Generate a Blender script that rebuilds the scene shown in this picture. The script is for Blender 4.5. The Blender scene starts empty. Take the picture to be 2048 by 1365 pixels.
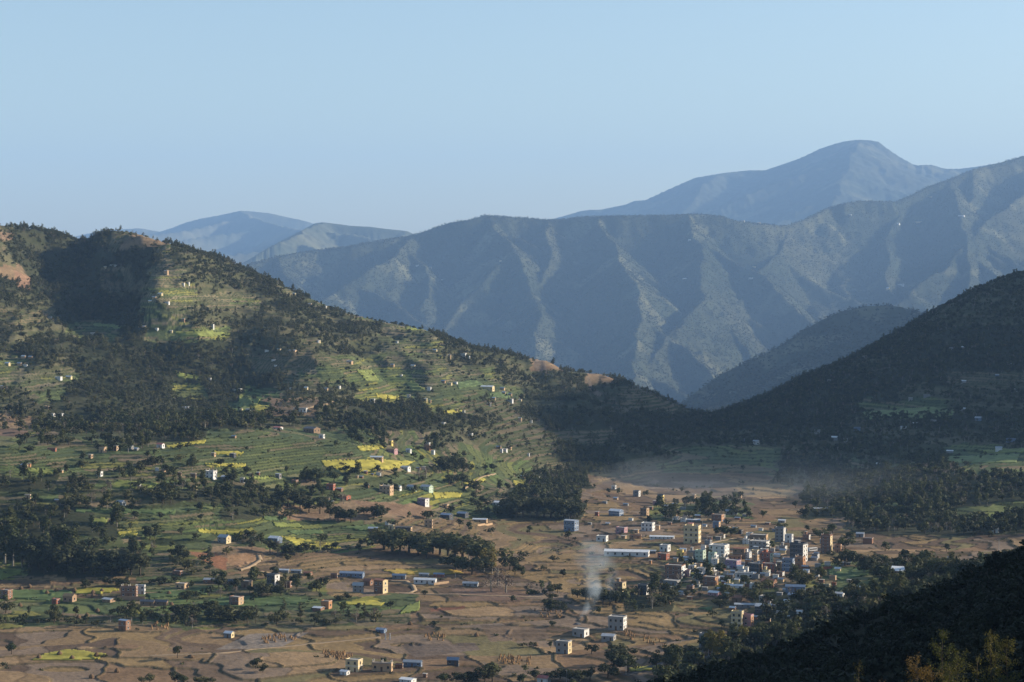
import bpy, math, random
import numpy as np
from mathutils import Vector

# ------------------------------------------------------------------ camera, world, sun, exposure
S = bpy.context.scene
COL = S.collection
F = 3982.2            # focal length in pixels of the 2048-wide photograph (70 mm lens)
H = 230.0             # height of the eye above the valley floor
YH = 560.0            # row of the true horizon
cam = bpy.data.cameras.new('camera')
cam.sensor_width = 36.0
cam.lens = 70.0
cam.shift_y = -(682.5 - YH) / 2048.0
cam.clip_start = 1.0
cam.clip_end = 90000.0
camo = bpy.data.objects.new('camera', cam)
COL.objects.link(camo)
camo.location = (0, 0, H)
camo.rotation_euler = (math.radians(90), 0, 0)
S.camera = camo

SUN_EL = 19.0
SUN_AZ = 12.0          # degrees behind the straight right of the view
world = bpy.data.worlds.new('World')
S.world = world
world.use_nodes = True
wn = world.node_tree
bg = wn.nodes['Background']
sky = wn.nodes.new('ShaderNodeTexSky')
sky.sky_type = 'NISHITA'
sky.sun_disc = False
sky.sun_elevation = math.radians(SUN_EL)
sky.sun_rotation = math.radians(90 - SUN_AZ)
sky.altitude = 1000
sky.air_density = 1.15
sky.dust_density = 2.0
sky.ozone_density = 1.3
wn.links.new(sky.outputs[0], bg.inputs[0])
bg.inputs[1].default_value = 0.087

sd = bpy.data.lights.new('sun', 'SUN')
sd.energy = 5.0
sd.angle = math.radians(0.5)
sd.color = (1.0, 0.88, 0.70)
so = bpy.data.objects.new('sun', sd)
COL.objects.link(so)
ca, sa = math.cos(math.radians(SUN_AZ)), math.sin(math.radians(SUN_AZ))
ce, se = math.cos(math.radians(SUN_EL)), math.sin(math.radians(SUN_EL))
SUNV = Vector((ce * ca, ce * sa, se))
so.rotation_euler = SUNV.to_track_quat('Z', 'Y').to_euler()
so.location = (0, 0, 900)

S.view_settings.view_transform = 'Standard'
S.view_settings.look = 'None'
S.view_settings.gamma = 1.0
S.view_settings.exposure = 1.06
S.view_settings.use_curve_mapping = False
S.cycles.max_bounces = 4
S.cycles.diffuse_bounces = 2
S.cycles.volume_bounces = 0
S.cycles.transparent_max_bounces = 8
HAZE_DENSITY = 1.0 / 32500.0
HAZE_COLOR = (0.34, 0.58, 1.0)
HAZE_G = 0.0

rng = np.random.default_rng(7)
random.seed(7)

# ------------------------------------------------------------------ noise
def _h(ix, iy, seed):
    n = (ix.astype(np.int64) * 374761393 + iy.astype(np.int64) * 668265263 + seed * 1442695041) & 0xffffffff
    n = ((n ^ (n >> 13)) * 1274126177) & 0xffffffff
    return (n ^ (n >> 16)) & 0xffffffff

def hash01(ix, iy, seed=0):
    return _h(ix, iy, seed) / 4294967296.0

def pn(x, y, seed=0):
    """gradient noise, about -1..1"""
    xi, yi = np.floor(x), np.floor(y)
    xf, yf = x - xi, y - yi
    u, v = xf * xf * xf * (xf * (xf * 6 - 15) + 10), yf * yf * yf * (yf * (yf * 6 - 15) + 10)
    def g(dx, dy):
        a = hash01(xi + dx, yi + dy, seed) * 6.2831853
        return np.cos(a) * (xf - dx) + np.sin(a) * (yf - dy)
    a, b, c, d = g(0, 0), g(1, 0), g(0, 1), g(1, 1)
    return 1.5 * ((a + (b - a) * u) + ((c + (d - c) * u) - (a + (b - a) * u)) * v)

def fbm(x, y, o=4, seed=0, gain=0.5):
    s, a, t = 0.0, 1.0, 0.0
    for k in range(o):
        s = s + a * pn(x * 2 ** k + 17.3 * k, y * 2 ** k - 9.1 * k, seed + k)
        t += a
        a *= gain
    return s / t

def ridged(x, y, o=4, seed=0):
    s, a, t = 0.0, 1.0, 0.0
    for k in range(o):
        s = s + a * (1 - np.abs(pn(x * 2 ** k + 5.3 * k, y * 2 ** k, seed + k)))
        t += a
        a *= 0.5
    return s / t

def sstep(a, b, x):
    t = np.clip((x - a) / (b - a), 0, 1)
    return t * t * (3 - 2 * t)

# ------------------------------------------------------------------ object helpers
def tag(o, label=None, cat=None, group=None, kind=None):
    if label: o['label'] = label
    if cat: o['category'] = cat
    if group: o['group'] = group
    if kind: o['kind'] = kind
    return o

def link(name, data, parent=None, loc=(0, 0, 0), rz=0.0, scale=None):
    o = bpy.data.objects.new(name, data)
    COL.objects.link(o)
    if parent: o.parent = parent
    o.location = loc
    if rz: o.rotation_euler = (0, 0, rz)
    if scale is not None: o.scale = scale
    return o

def mesh_np(name, V, Q, smooth=False):
    """mesh from numpy: V (n,3), Q (m,k) faces of k corners"""
    me = bpy.data.meshes.new(name)
    V = np.ascontiguousarray(V, dtype=np.float32)
    Q = np.ascontiguousarray(Q, dtype=np.int32)
    me.vertices.add(len(V)); me.vertices.foreach_set('co', V.ravel())
    k = Q.shape[1]
    me.loops.add(Q.size); me.loops.foreach_set('vertex_index', Q.ravel())
    me.polygons.add(len(Q))
    me.polygons.foreach_set('loop_start', np.arange(0, Q.size, k, dtype=np.int32))
    try: me.polygons.foreach_set('loop_total', np.full(len(Q), k, dtype=np.int32))
    except Exception: pass
    if smooth: me.polygons.foreach_set('use_smooth', np.ones(len(Q), dtype=bool))
    me.update(calc_edges=True)
    return me

def add_col(me, C, name='Col'):
    a = me.color_attributes.new(name, 'FLOAT_COLOR', 'POINT')
    d = np.ones((len(C), 4), dtype=np.float32); d[:, :3] = C
    a.data.foreach_set('color', d.ravel())

# ------------------------------------------------------------------ materials
def mat(name, color, rough=0.85, spec=0.2, metal=0.0, var=0.0, scale=1.0, objrand=0.0, bump=0.0, space='Object'):
    m = bpy.data.materials.new(name); m.use_nodes = True
    nt = m.node_tree; b = nt.nodes['Principled BSDF']
    b.inputs['Roughness'].default_value = rough
    b.inputs['Specular IOR Level'].default_value = spec
    b.inputs['Metallic'].default_value = metal
    b.inputs['Base Color'].default_value = (*color, 1)
    last = None
    if var > 0:
        tc = nt.nodes.new('ShaderNodeTexCoord')
        no = nt.nodes.new('ShaderNodeTexNoise'); no.inputs['Scale'].default_value = scale; no.inputs['Detail'].default_value = 6
        nt.links.new(tc.outputs[space], no.inputs['Vector'])
        mr = nt.nodes.new('ShaderNodeMapRange')
        mr.inputs['From Min'].default_value = 0.25; mr.inputs['From Max'].default_value = 0.75
        mr.inputs['To Min'].default_value = 1 - var; mr.inputs['To Max'].default_value = 1 + var
        nt.links.new(no.outputs[0], mr.inputs['Value'])
        last = mr.outputs[0]
        if bump > 0:
            bp = nt.nodes.new('ShaderNodeBump'); bp.inputs['Strength'].default_value = bump
            bp.inputs['Distance'].default_value = 1.0
            nt.links.new(no.outputs[0], bp.inputs['Height']); nt.links.new(bp.outputs[0], b.inputs['Normal'])
    if objrand > 0:
        oi = nt.nodes.new('ShaderNodeObjectInfo')
        mr2 = nt.nodes.new('ShaderNodeMapRange')
        mr2.inputs['To Min'].default_value = 1 - objrand; mr2.inputs['To Max'].default_value = 1 + objrand
        nt.links.new(oi.outputs['Random'], mr2.inputs['Value'])
        if last is None: last = mr2.outputs[0]
        else:
            mu = nt.nodes.new('ShaderNodeMath'); mu.operation = 'MULTIPLY'
            nt.links.new(last, mu.inputs[0]); nt.links.new(mr2.outputs[0], mu.inputs[1]); last = mu.outputs[0]
    if last is not None:
        vm = nt.nodes.new('ShaderNodeVectorMath'); vm.operation = 'SCALE'
        vm.inputs[0].default_value = color
        nt.links.new(last, vm.inputs['Scale']); nt.links.new(vm.outputs[0], b.inputs['Base Color'])
    return m

def foliage_mat(name, ca_, cb_, trans=0.25):
    """leaves: colour between two greens by tree and by clump, a little light through the leaf"""
    m = bpy.data.materials.new(name); m.use_nodes = True
    nt = m.node_tree; b = nt.nodes['Principled BSDF']; out = nt.nodes['Material Output']
    b.inputs['Roughness'].default_value = 0.7; b.inputs['Specular IOR Level'].default_value = 0.15
    oi = nt.nodes.new('ShaderNodeObjectInfo'); tc = nt.nodes.new('ShaderNodeTexCoord')
    no = nt.nodes.new('ShaderNodeTexNoise'); no.inputs['Scale'].default_value = 0.45; no.inputs['Detail'].default_value = 3
    nt.links.new(tc.outputs['Object'], no.inputs['Vector'])
    ad = nt.nodes.new('ShaderNodeMath'); ad.operation = 'MULTIPLY_ADD'
    nt.links.new(no.outputs[0], ad.inputs[0]); ad.inputs[1].default_value = 0.6
    nt.links.new(oi.outputs['Random'], ad.inputs[2])
    mr = nt.nodes.new('ShaderNodeMapRange'); mr.inputs['From Min'].default_value = 0.1; mr.inputs['From Max'].default_value = 1.5
    nt.links.new(ad.outputs[0], mr.inputs['Value'])
    mx = nt.nodes.new('ShaderNodeMix'); mx.data_type = 'RGBA'
    mx.inputs['A'].default_value = (*ca_, 1); mx.inputs['B'].default_value = (*cb_, 1)
    nt.links.new(mr.outputs[0], mx.inputs['Factor'])
    nt.links.new(mx.outputs['Result'], b.inputs['Base Color'])
    tr = nt.nodes.new('ShaderNodeBsdfTranslucent'); nt.links.new(mx.outputs['Result'], tr.inputs['Color'])
    ms = nt.nodes.new('ShaderNodeMixShader'); ms.inputs[0].default_value = trans
    nt.links.new(b.outputs[0], ms.inputs[1]); nt.links.new(tr.outputs[0], ms.inputs[2]); nt.links.new(ms.outputs[0], out.inputs['Surface'])
    return m

def terrain_mat(name, s1=0.02, s2=0.25, v=0.28, bump=0.6):
    m = bpy.data.materials.new(name); m.use_nodes = True
    nt = m.node_tree; b = nt.nodes['Principled BSDF']
    b.inputs['Roughness'].default_value = 0.95; b.inputs['Specular IOR Level'].default_value = 0.05
    at = nt.nodes.new('ShaderNodeAttribute'); at.attribute_name = 'Col'
    tc = nt.nodes.new('ShaderNodeTexCoord')
    n1 = nt.nodes.new('ShaderNodeTexNoise'); n1.inputs['Scale'].default_value = s1; n1.inputs['Detail'].default_value = 5
    n2 = nt.nodes.new('ShaderNodeTexNoise'); n2.inputs['Scale'].default_value = s2; n2.inputs['Detail'].default_value = 5
    for n in (n1, n2): nt.links.new(tc.outputs['Object'], n.inputs['Vector'])
    ad = nt.nodes.new('ShaderNodeMath'); ad.operation = 'ADD'
    nt.links.new(n1.outputs[0], ad.inputs[0]); nt.links.new(n2.outputs[0], ad.inputs[1])
    mr = nt.nodes.new('ShaderNodeMapRange'); mr.inputs['From Min'].default_value = 0.65; mr.inputs['From Max'].default_value = 1.35
    mr.inputs['To Min'].default_value = 1 - v; mr.inputs['To Max'].default_value = 1 + v
    nt.links.new(ad.outputs[0], mr.inputs['Value'])
    vm = nt.nodes.new('ShaderNodeVectorMath'); vm.operation = 'SCALE'
    nt.links.new(at.outputs['Color'], vm.inputs[0]); nt.links.new(mr.outputs[0], vm.inputs['Scale'])
    nt.links.new(vm.outputs[0], b.inputs['Base Color'])
    bp = nt.nodes.new('ShaderNodeBump'); bp.inputs['Strength'].default_value = bump; bp.inputs['Distance'].default_value = 1.2
    nt.links.new(n2.outputs[0], bp.inputs['Height']); nt.links.new(bp.outputs[0], b.inputs['Normal'])
    return m

# ------------------------------------------------------------------ near terrain: valley floor, left hill, right hill, the slope in front
def z_of(py, Y): return H - (py - YH) * Y / F
CP = []                                    # control points (px, Y, z)
def cz(px, py, z): CP.append((px, F * (H - z) / (py - YH), z))
def cy(px, py, Y): CP.append((px, Y, z_of(py, Y)))
def cw(px, Y, z): CP.append((px, Y, z))
for a in [(-500,1365,8),(0,1365,0),(500,1365,0),(1000,1365,0),(1250,1335,2),(0,1268,0),(400,1268,0),(800,1270,0),(1200,1270,1),(1450,1250,5),
          (-500,1268,6),(0,1225,5),(300,1225,5),(650,1220,5),(1000,1190,4),(-500,1200,14),(0,1150,12),(300,1150,11),(600,1150,9),(900,1150,7),
          (1200,1150,6),(1500,1150,12),(1650,1150,16),(1800,1165,24),(2000,1120,28),(0,1080,28),(300,1080,24),(600,1080,16),(900,1070,10),
          (1200,1080,8),(1500,1080,12),(1750,1080,14),(2000,1075,18),(-500,1000,60),(0,1000,50),(300,1000,48),(600,1000,36),(900,1000,20),
          (1200,1000,6),(1450,1000,4),(1700,1020,8),(2000,1030,20),(0,940,70),(300,940,66),(600,940,56),(900,940,36),(1100,940,12),
          (1300,962,0),(1500,962,0),(1750,960,14),(2000,950,36),(0,890,85),(300,890,80),(500,890,76),(700,890,68),(900,890,52),(1080,890,34)]: cz(*a)
for a in [(0,850,2000),(300,850,2050),(600,850,2100),(900,850,2300),(1100,850,2550),(1220,885,2450),(0,760,2300),(300,760,2400),(600,760,2400),
          (900,760,2650),(1100,790,2850),(1300,840,2850),(0,680,2500),(300,680,2600),(600,680,2700),(850,690,2900),(0,600,2650),(150,600,2850),
          (330,600,2720),(550,600,2950),(100,530,3080),(0,520,2900),(330,530,2960),
          (0,448,3200),(60,455,3200),(130,470,3230),(150,482,3240),(180,475,3240),(230,460,3240),(300,475,3240),(440,515,3240),(600,585,3230),
          (760,638,3200),(950,695,3100),(1060,715,3080),(1130,740,3050),(1200,748,3050),(1290,778,3050),(1350,803,3050),(1400,832,3020),(-500,430,3200),(-500,700,2500),(-500,850,2000),
          (2048,545,3600),(1950,580,3600),(1850,630,3580),(1740,692,3550),(1600,755,3500),(1480,808,3450),(1420,832,3400),
          (2048,700,3000),(2048,800,2700),(2048,860,2480),(1850,750,2950),(1700,800,2950),(1850,860,2550),(1700,860,2700),(1550,860,2800),(1500,900,2550),(1700,930,2380),(1400,900,2600),(1850,920,2300),(2048,905,2250)]: cy(*a)
for a in [(-500,3900,180),(0,3900,180),(230,3900,170),(440,3900,130),(600,3800,70),(760,3800,30),(950,3700,0),(1130,3600,-20),(1290,3500,-15),(1390,3350,-8),
          (1390,4200,-80),(1390,5600,-220),(0,5600,-100),(-500,5600,-60),(700,5600,-120),(2048,4200,120),(1800,4200,60),(1600,4200,-10),(2048,5600,-30),(1700,5600,-160),(3000,5600,100),
          (2500,3600,420),(3000,3600,560),(2500,3000,390),(3000,3000,560),(2400,2600,240),(2900,2500,380),(2350,2250,70),(2900,2150,140),(2400,1900,40),(3000,1900,60),(2400,1500,45),(3000,1500,80),  # unseen heights right of frame, shaped to shade the hillside and spare the town
          (1250,1020,10),(1450,1020,20),(1650,1020,32),(1850,1020,52),(2048,1020,68),(2500,1050,90),(3000,1100,120),(1000,1020,3),(500,1020,0),(0,1020,0),(-500,1020,6),
          (-500,850,12),(0,850,16),(500,850,20),(1000,850,24),(-500,500,55),(0,500,70),(500,500,82),(1024,500,98),
          (-500,150,150),(0,150,165),(1024,150,182),(1500,150,190),(2048,150,197),(2500,150,202),(3000,150,207),(1700,300,158),(2048,300,169),(1350,300,146),(2500,300,190),(3000,300,208)]: cw(*a)
for a in [(2048,1168,450),(1850,1218,480),(1650,1280,510),(1450,1348,540),(1250,1392,560)]: cy(*a)
for a in [(2500,450,192),(3000,450,222),(2500,720,160),(3000,740,190),(2048,720,118),(1850,720,104),(1650,720,88),(1450,720,72),(1250,720,58)]: cw(*a)
CP = np.array(CP, dtype=float)
def k_(px, Y): return np.stack([np.asarray(px) / 330.0, np.log(np.asarray(Y)) * 5.0], -1)
def tps_fit(P, v, lam=0.004):
    n = len(P); r = np.sqrt(((P[:, None] - P[None]) ** 2).sum(-1))
    K = r ** 1.5 * -1
    A = np.zeros((n + 3, n + 3)); A[:n, :n] = K - lam * 0 * np.eye(n); A[:n, n] = 1; A[:n, n + 1:] = P; A[n, :n] = 1; A[n + 1:, :n] = P.T
    return np.linalg.solve(A, np.concatenate([v, [0, 0, 0]]))
_P = k_(CP[:, 0], CP[:, 1]); _W = tps_fit(_P, CP[:, 2])
def tps_eval(px, Y):
    q = k_(px.ravel(), Y.ravel()); out = np.empty(len(q))
    for i in range(0, len(q), 20000):
        c = q[i:i + 20000]; r = np.sqrt(((c[:, None] - _P[None]) ** 2).sum(-1))
        out[i:i + 20000] = -(r ** 1.5) @ _W[:len(_P)] + _W[len(_P)] + c @ _W[len(_P) + 1:]
    return out.reshape(px.shape)

cols = np.concatenate([np.arange(-500, -30, 26), np.arange(-30, 2080, 2.35), np.arange(2080, 3001, 30)])
rows = np.concatenate([np.geomspace(150, 400, 40)[:-1], np.geomspace(400, 1080, 130)[:-1], np.geomspace(1080, 2400, 500)[:-1], np.geomspace(2400, 3650, 300)[:-1], np.geomspace(3650, 5600, 40)])
# coarse evaluation of the control surface, then bilinear to the fine grid
cc = np.linspace(cols[0], cols[-1], 240); cr = np.geomspace(150, 5600, 260)
CG = tps_eval(*np.meshgrid(cc, cr))
def bil(G, gx, gy, x, y):
    ix = np.clip(np.searchsorted(gx, x) - 1, 0, len(gx) - 2); iy = np.clip(np.searchsorted(gy, y) - 1, 0, len(gy) - 2)
    fx = np.clip((x - gx[ix]) / (gx[ix + 1] - gx[ix]), 0, 1); fy = np.clip((y - gy[iy]) / (gy[iy + 1] - gy[iy]), 0, 1)
    return (G[iy, ix] * (1 - fx) + G[iy, ix + 1] * fx) * (1 - fy) + (G[iy + 1, ix] * (1 - fx) + G[iy + 1, ix + 1] * fx) * fy
PXg, Yg = np.meshgrid(cols, rows)
Xg = (PXg - 1024) / F * Yg
Z = bil(CG, cc, cr, PXg, Yg)

def seg_dist(X, Y_, pts):
    d = np.full(X.shape, 1e9)
    for (x0, y0), (x1, y1) in zip(pts[:-1], pts[1:]):
        L2 = (x1 - x0) ** 2 + (y1 - y0) ** 2
        t = np.clip(((X - x0) * (x1 - x0) + (Y_ - y0) * (y1 - y0)) / L2, 0, 1)
        d = np.minimum(d, np.hypot(X - x0 - t * (x1 - x0), Y_ - y0 - t * (y1 - y0)))
    return d
def w_(px, Y): return ((px - 1024) / F * Y, Y)
wx = 26 * fbm(Xg / 160, Yg / 160, 3, 50); wy = 26 * fbm(Xg / 160, Yg / 160, 3, 60)
def feature(pts, amp, width):
    global Z
    d = seg_dist(Xg + wx, Yg + wy, [w_(*p) for p in pts])
    Z = Z + amp * np.exp(-(d / width) ** 1.5)
# spurs and gullies of the left hill
feature([(235,3200),(300,3050),(325,2850),(300,2650)], 46, 55)
feature([(165,3180),(215,3000),(265,2800),(240,2620)], -34, 80)
feature([(95,3150),(60,2950),(90,2750)], -24, 60)
feature([(30,3150),(20,2950)], 20, 60)
feature([(450,3000),(430,2800),(480,2600),(420,2400)], -9, 60)
feature([(560,2950),(560,2700),(640,2500)], 8, 55)
feature([(760,3050),(720,2800),(800,2550),(720,2350)], -20, 50)
feature([(520,2500),(420,2350),(260,2200),(150,2120)], -30, 90)
feature([(230,2150),(180,2280)], 16, 60)
feature([(1090,3000),(1110,2800)], -22, 35)
feature([(1175,2980),(1190,2800)], -26, 35)
feature([(1140,3000),(1150,2750),(1210,2550)], 24, 45)
feature([(640,2230),(600,2160)], 13, 45)
feature([(1290,2950),(1260,2700)], 14, 50)
# stream and its bank across the valley floor, the cut bank, the dark draws
feature([(-100,1335),(300,1330),(620,1345),(850,1335),(1100,1350)], -3.5, 9)
feature([(985,1600),(1040,1640),(1110,1680)], -5, 18)
feature([(405,1600),(450,1585)], -6, 14)
feature([(1180,1500),(1240,1540),(1290,1500)], -4, 20)
hill = sstep(60, 130, Z) * sstep(1950, 2300, Yg)
righth = sstep(1350, 1500, PXg) * sstep(2350, 2800, Yg)
relief = (ridged(Xg / 260 + 0.3 * wx / 60, Yg / 520, 4, 3) - 0.62)
Z = Z + hill * (1 - righth) * relief * 52 + righth * relief * 18
Z = Z + np.maximum(hill, righth) * fbm(Xg / 70, Yg / 90, 4, 11) * 5
floorm = (1 - hill) * (1 - righth) * sstep(1060, 1150, Yg)
Z = Z + floorm * (fbm(Xg / 380, Yg / 190, 2, 21) * 5.4 + fbm(Xg / 130, Yg / 80, 3, 22) * (2.2 + 1.5 * sstep(1080, 1250, PXg) + 1.2 * sstep(1680, 1780, PXg)))
Z = Z + (1 - sstep(900, 1100, Yg)) * fbm(Xg / 90, Yg / 90, 4, 31) * 3
# keep the two skylines where they are
def fit_crest(poly, y0, y1, p0, p1):
    global Z
    rs = (rows >= y0) & (rows <= y1)
    py = YH + F * (H - Z[rs]) / Yg[rs]
    j = py.argmin(0); act = py[j, np.arange(len(cols))]
    tgt = np.interp(cols, [p[0] for p in poly], [p[1] for p in poly])
    Yc = Yg[rs][j, np.arange(len(cols))]
    Yc = np.convolve(np.pad(Yc, 20, 'edge'), np.ones(41) / 41, 'valid')
    m = sstep(p0, p0 + 40, cols) * (1 - sstep(p1 - 20, p1 + 20, cols))
    dz = -(tgt - act) * Yc / F * m
    kern = np.ones(9) / 9; dz = np.convolve(np.pad(dz, 4, 'edge'), kern, 'valid')
    wgt = np.exp(-((Yg - Yc[None]) / 420.0) ** 2)
    Z = Z + dz[None] * wgt
LC = [(-500,430),(0,451),(60,457),(130,470),(150,482),(180,476),(205,466),(230,460),(270,466),(300,476),(360,494),(440,516),(520,551),(600,588),(680,622),(760,642),(860,662),(950,697),
      (1060,717),(1095,722),(1130,742),(1200,748),(1290,780),(1350,806),(1400,832)]
RC = [(1380,850),(1420,834),(1480,812),(1540,788),(1600,757),(1680,726),(1740,696),(1800,662),(1850,632),(1900,606),(1950,580),(2000,558),(2048,545),(2400,440)]
for _ in range(3):
    fit_crest(LC, 2500, 3650, -540, 1400)
    fit_crest(RC, 3000, 4100, 1400, 2300)

# land use, read from the photograph row by row: "end-column letter"
ROWS = """440:30d 150F 200F 300d 360f 2048f
485:30d 110F 220F 250d 330r 400f 2048f
515:30f 90F 320F 345t 430f 560f 2048f
545:50r 210F 280d 300F 370t 450f 2048f
575:60F 200F 290d 291F 400t 520f 560F 640t 2048f
605:110f 300F 400t 520t 560f 620F 700t 2048f
635:60d 120d 300F 380t 560f 700f 790t 2048f
665:130f 160y 250g 300F 370g 460y 540f 650f 760f 870t 2048F
695:350F 470F 600f 640d 760f 880t 960f 2048F
725:50t 150f 250F 500F 560d 640d 800t 900t 1050f 1130r 1700F 1800f 2048F
755:160t 330F 560F 640t 700g 830y 1000t 1130f 1170f 1230r 1900F 2048d
785:60f 130t 150F 340F 410y 480F 560y 640f 720f 830y 960g 1040g 1150F 1250f 1350d 1800F 2048f
815:100f 240F 460F 540y 640r 700f 860F 920y 1050d 1200f 1400d 1720F 1900g 2048f
845:60r 240F 520F 600f 640d 700f 900F 1000f 1100d 1200F 1700F 1850f 2048F
875:40g 200m 300f 420F 520g 700g 800m 870t 960f 1060d 1220d 1300F 1600f 2048f
905:200g 330m 420g 740g 860y 920m 1000g 1100d 1240F 1340f 1560g 1700f 1880f 2048g
935:120y 330m 420m 700g 860y 960m 1060y 1130d 1240F 1320f 1560g 1700f 1850m 1900F 2048g
962:120F 260m 400m 500m 600g 780m 880g 1000y 1060g 1120F 1180F 1300b 1560b 1700f 2048F
990:130m 330d 560F 700m 800g 940y 1020m 1150F 1220b 1600b 2048F
1022:200F 300m 440g 560F 700r 860r 1000m 1160F 1300b 1500m 1620b 1900F 2048g
1052:250F 330m 480y 640y 800g 960b 1100b 1700b 2048F
1085:160F 260m 420y 520m 740y 860b 1600b 2048b
1115:290F 420m 540r 740b 1600b 2048b
1140:60y 290F 450d 640b 900b 1350b 1500m 1640b 1750g 1900F 2048F
1175:130b 280b 420g 640m 900b 1350b 1500m 1640m 1760g 2048F
1205:260g 400y 560g 700g 840y 1250b 1350F 1500b 1600F 2048F
1238:500m 820d 1180b 1500b 1560F 2048F
1268:1540b 2048F
1300:1420b 2048F
1340:1330b 2048F
1500:1000b 2048F"""
_ry, _rr = [], []
for ln in ROWS.split('\n'):
    y, rest = ln.split(':'); _ry.append(float(y)); row = np.empty(256, dtype='<U1'); a = 0
    for t in rest.split():
        e = int(int(t[:-1]) / 8); row[a:e] = t[-1]; a = e
    _rr.append(row)
_ry = np.array(_ry); _rr = np.array(_rr)
def landuse(px, py, x, y):
    jx = px + 46 * fbm(x / 90, y / 120, 5, 71, .6); jy = py + 24 * fbm(x / 90, y / 120, 5, 72, .6)
    i = np.abs(jy[..., None] - _ry).argmin(-1) if jy.size < 4000 else np.clip(np.searchsorted((_ry[1:] + _ry[:-1]) / 2, jy), 0, len(_ry) - 1)
    return _rr[i, np.clip((jx / 8).astype(int), 0, 255)]
PYg = YH + F * (H - Z) / Yg
LU = landuse(PXg, PYg, Xg, Yg)
LU[Yg < 1000] = 'F'

# terraces: real steps along the contours wherever the land is farmed
farm = np.isin(LU, list('gybt')).astype(float)
farm = np.where(LU == 'm', 0.8, farm); farm = np.where(LU == 'd', 0.7, farm); farm = np.where(LU == 'r', 0.5, farm); farm = np.where(LU == 'f', 0.35, farm)
step = np.where(Z > 62, 2.3, np.where(PXg < 900, 1.5, 1.35))
step = np.where(Yg > 2300, 2.6, step)
step = 0.95 + 0.3 * sstep(18, 30, Z) + 0.5 * sstep(30, 60, Z) + 0.9 * sstep(1950, 2300, Yg)
q = (Z + 0.25 * fbm(Xg / 22, Yg / 30, 2, 41)) / step
lev = np.floor(q); fr = q - lev
gy_ = np.gradient(Z, axis=0) / np.maximum(np.gradient(rows)[:, None], .1); gx_ = np.gradient(Z, axis=1) / np.maximum(np.gradient(cols)[None] / F * Yg, .1)
rw = np.clip(np.hypot(gx_, gy_) * 2.2 / step, .008, .34)
st = np.clip((fr - (1 - rw)) / rw, 0, 1)
Zt = step * (lev + st)
Z0 = Z.copy()
bx = (Xg + 14 * fbm(Xg / 40, Yg / 40, 2, 81) + 0.25 * (Yg - 1500) + hash01(lev, lev * 0, 5) * 400) / 46.
BUND = (np.abs(bx % 1 - .5) > .481) & (LU == 'b') & (Yg < 2150) & (hash01(np.round(bx), lev, 77) > .3) & (Yg > 1050)
bpos = (Xg / 3.4 + Yg / 1.2)
Z = Z * (1 - farm) + Zt * farm + BUND * .6
PYg = YH + F * (H - Z) / Yg
RISER = (st > 0) & (farm > 0.6)

def height(px, Y): return bil(Z, cols, rows, np.asarray(px, float), np.asarray(Y, float))
def ground(x, Y):
    Y = np.asarray(Y, float); return height(np.asarray(x) / Y * F + 1024, Y)
RUNMIN = np.minimum.accumulate(PYg, axis=0)
def cast(px, py, ymin=900.0):
    """where the sight line through a point of the photograph meets the near ground"""
    i = int(np.clip(np.searchsorted(cols, px) - 1, 0, len(cols) - 2)); f = (px - cols[i]) / (cols[i + 1] - cols[i])
    z = Z[:, i] * (1 - f) + Z[:, i + 1] * f
    p = YH + F * (H - z) / rows
    k = np.nonzero((p <= py) & (rows > ymin))[0]
    if len(k) == 0: return None
    k = k[0]
    if k == 0: return None
    t = (p[k - 1] - py) / max(p[k - 1] - p[k], 1e-6); t = min(max(t, 0), 1)
    Y = rows[k - 1] + t * (rows[k] - rows[k - 1])
    return ((px - 1024) / F * Y, Y, float(height(px, Y)))

# colours of the ground
PAL = {
 'b': [(.205,.138,.075),(.18,.115,.066),(.25,.168,.092),(.145,.10,.066),(.19,.138,.096),(.125,.085,.055),(.22,.15,.072),(.15,.125,.06),(.11,.075,.05)],
 'g': [(.078,.098,.042),(.095,.112,.046),(.066,.084,.04),(.12,.135,.05),(.14,.135,.065),(.085,.105,.048),(.15,.12,.07)],
 'y': [(.20,.185,.045),(.10,.13,.045),(.15,.16,.05),(.12,.13,.05),(.10,.12,.045),(.18,.14,.08),(.085,.10,.045)],
 't': [(.08,.08,.04),(.14,.12,.07),(.11,.13,.05),(.20,.19,.06),(.17,.135,.085),(.10,.105,.05),(.19,.16,.10),(.12,.11,.065)],
 'm': [(.09,.10,.045),(.14,.115,.07),(.10,.125,.05),(.18,.135,.085),(.17,.16,.05),(.07,.08,.035),(.12,.10,.06)],
 'd': [(.12,.10,.06),(.14,.11,.065),(.09,.085,.045)],
 'r': [(.18,.12,.075),(.16,.115,.07),(.20,.14,.085)],
 'f': [(.072,.072,.037),(.095,.088,.05),(.062,.065,.032)],
 'F': [(.036,.04,.021),(.042,.043,.024)]}
cellw = np.where(LU == 'b', 46, 34).astype(float)
cx = np.floor((Xg + 14 * fbm(Xg / 40, Yg / 40, 2, 81) + 0.25 * (Yg - 1500) + hash01(lev, lev * 0, 5) * 400) / cellw)
rnd = hash01(cx, lev, 9)
C = np.zeros(Z.shape + (3,))
for ch, pal in PAL.items():
    m = LU == ch
    C[m] = np.array(pal)[(rnd[m] * len(pal)).astype(int)]
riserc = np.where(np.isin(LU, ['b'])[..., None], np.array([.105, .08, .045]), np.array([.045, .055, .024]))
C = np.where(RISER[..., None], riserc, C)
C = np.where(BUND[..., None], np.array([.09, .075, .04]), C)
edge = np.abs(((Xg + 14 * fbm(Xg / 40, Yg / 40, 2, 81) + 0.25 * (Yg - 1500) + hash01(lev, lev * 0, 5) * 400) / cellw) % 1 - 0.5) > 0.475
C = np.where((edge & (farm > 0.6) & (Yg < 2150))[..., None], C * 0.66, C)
C[Yg < 950] = (.022, .022, .013)

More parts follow.
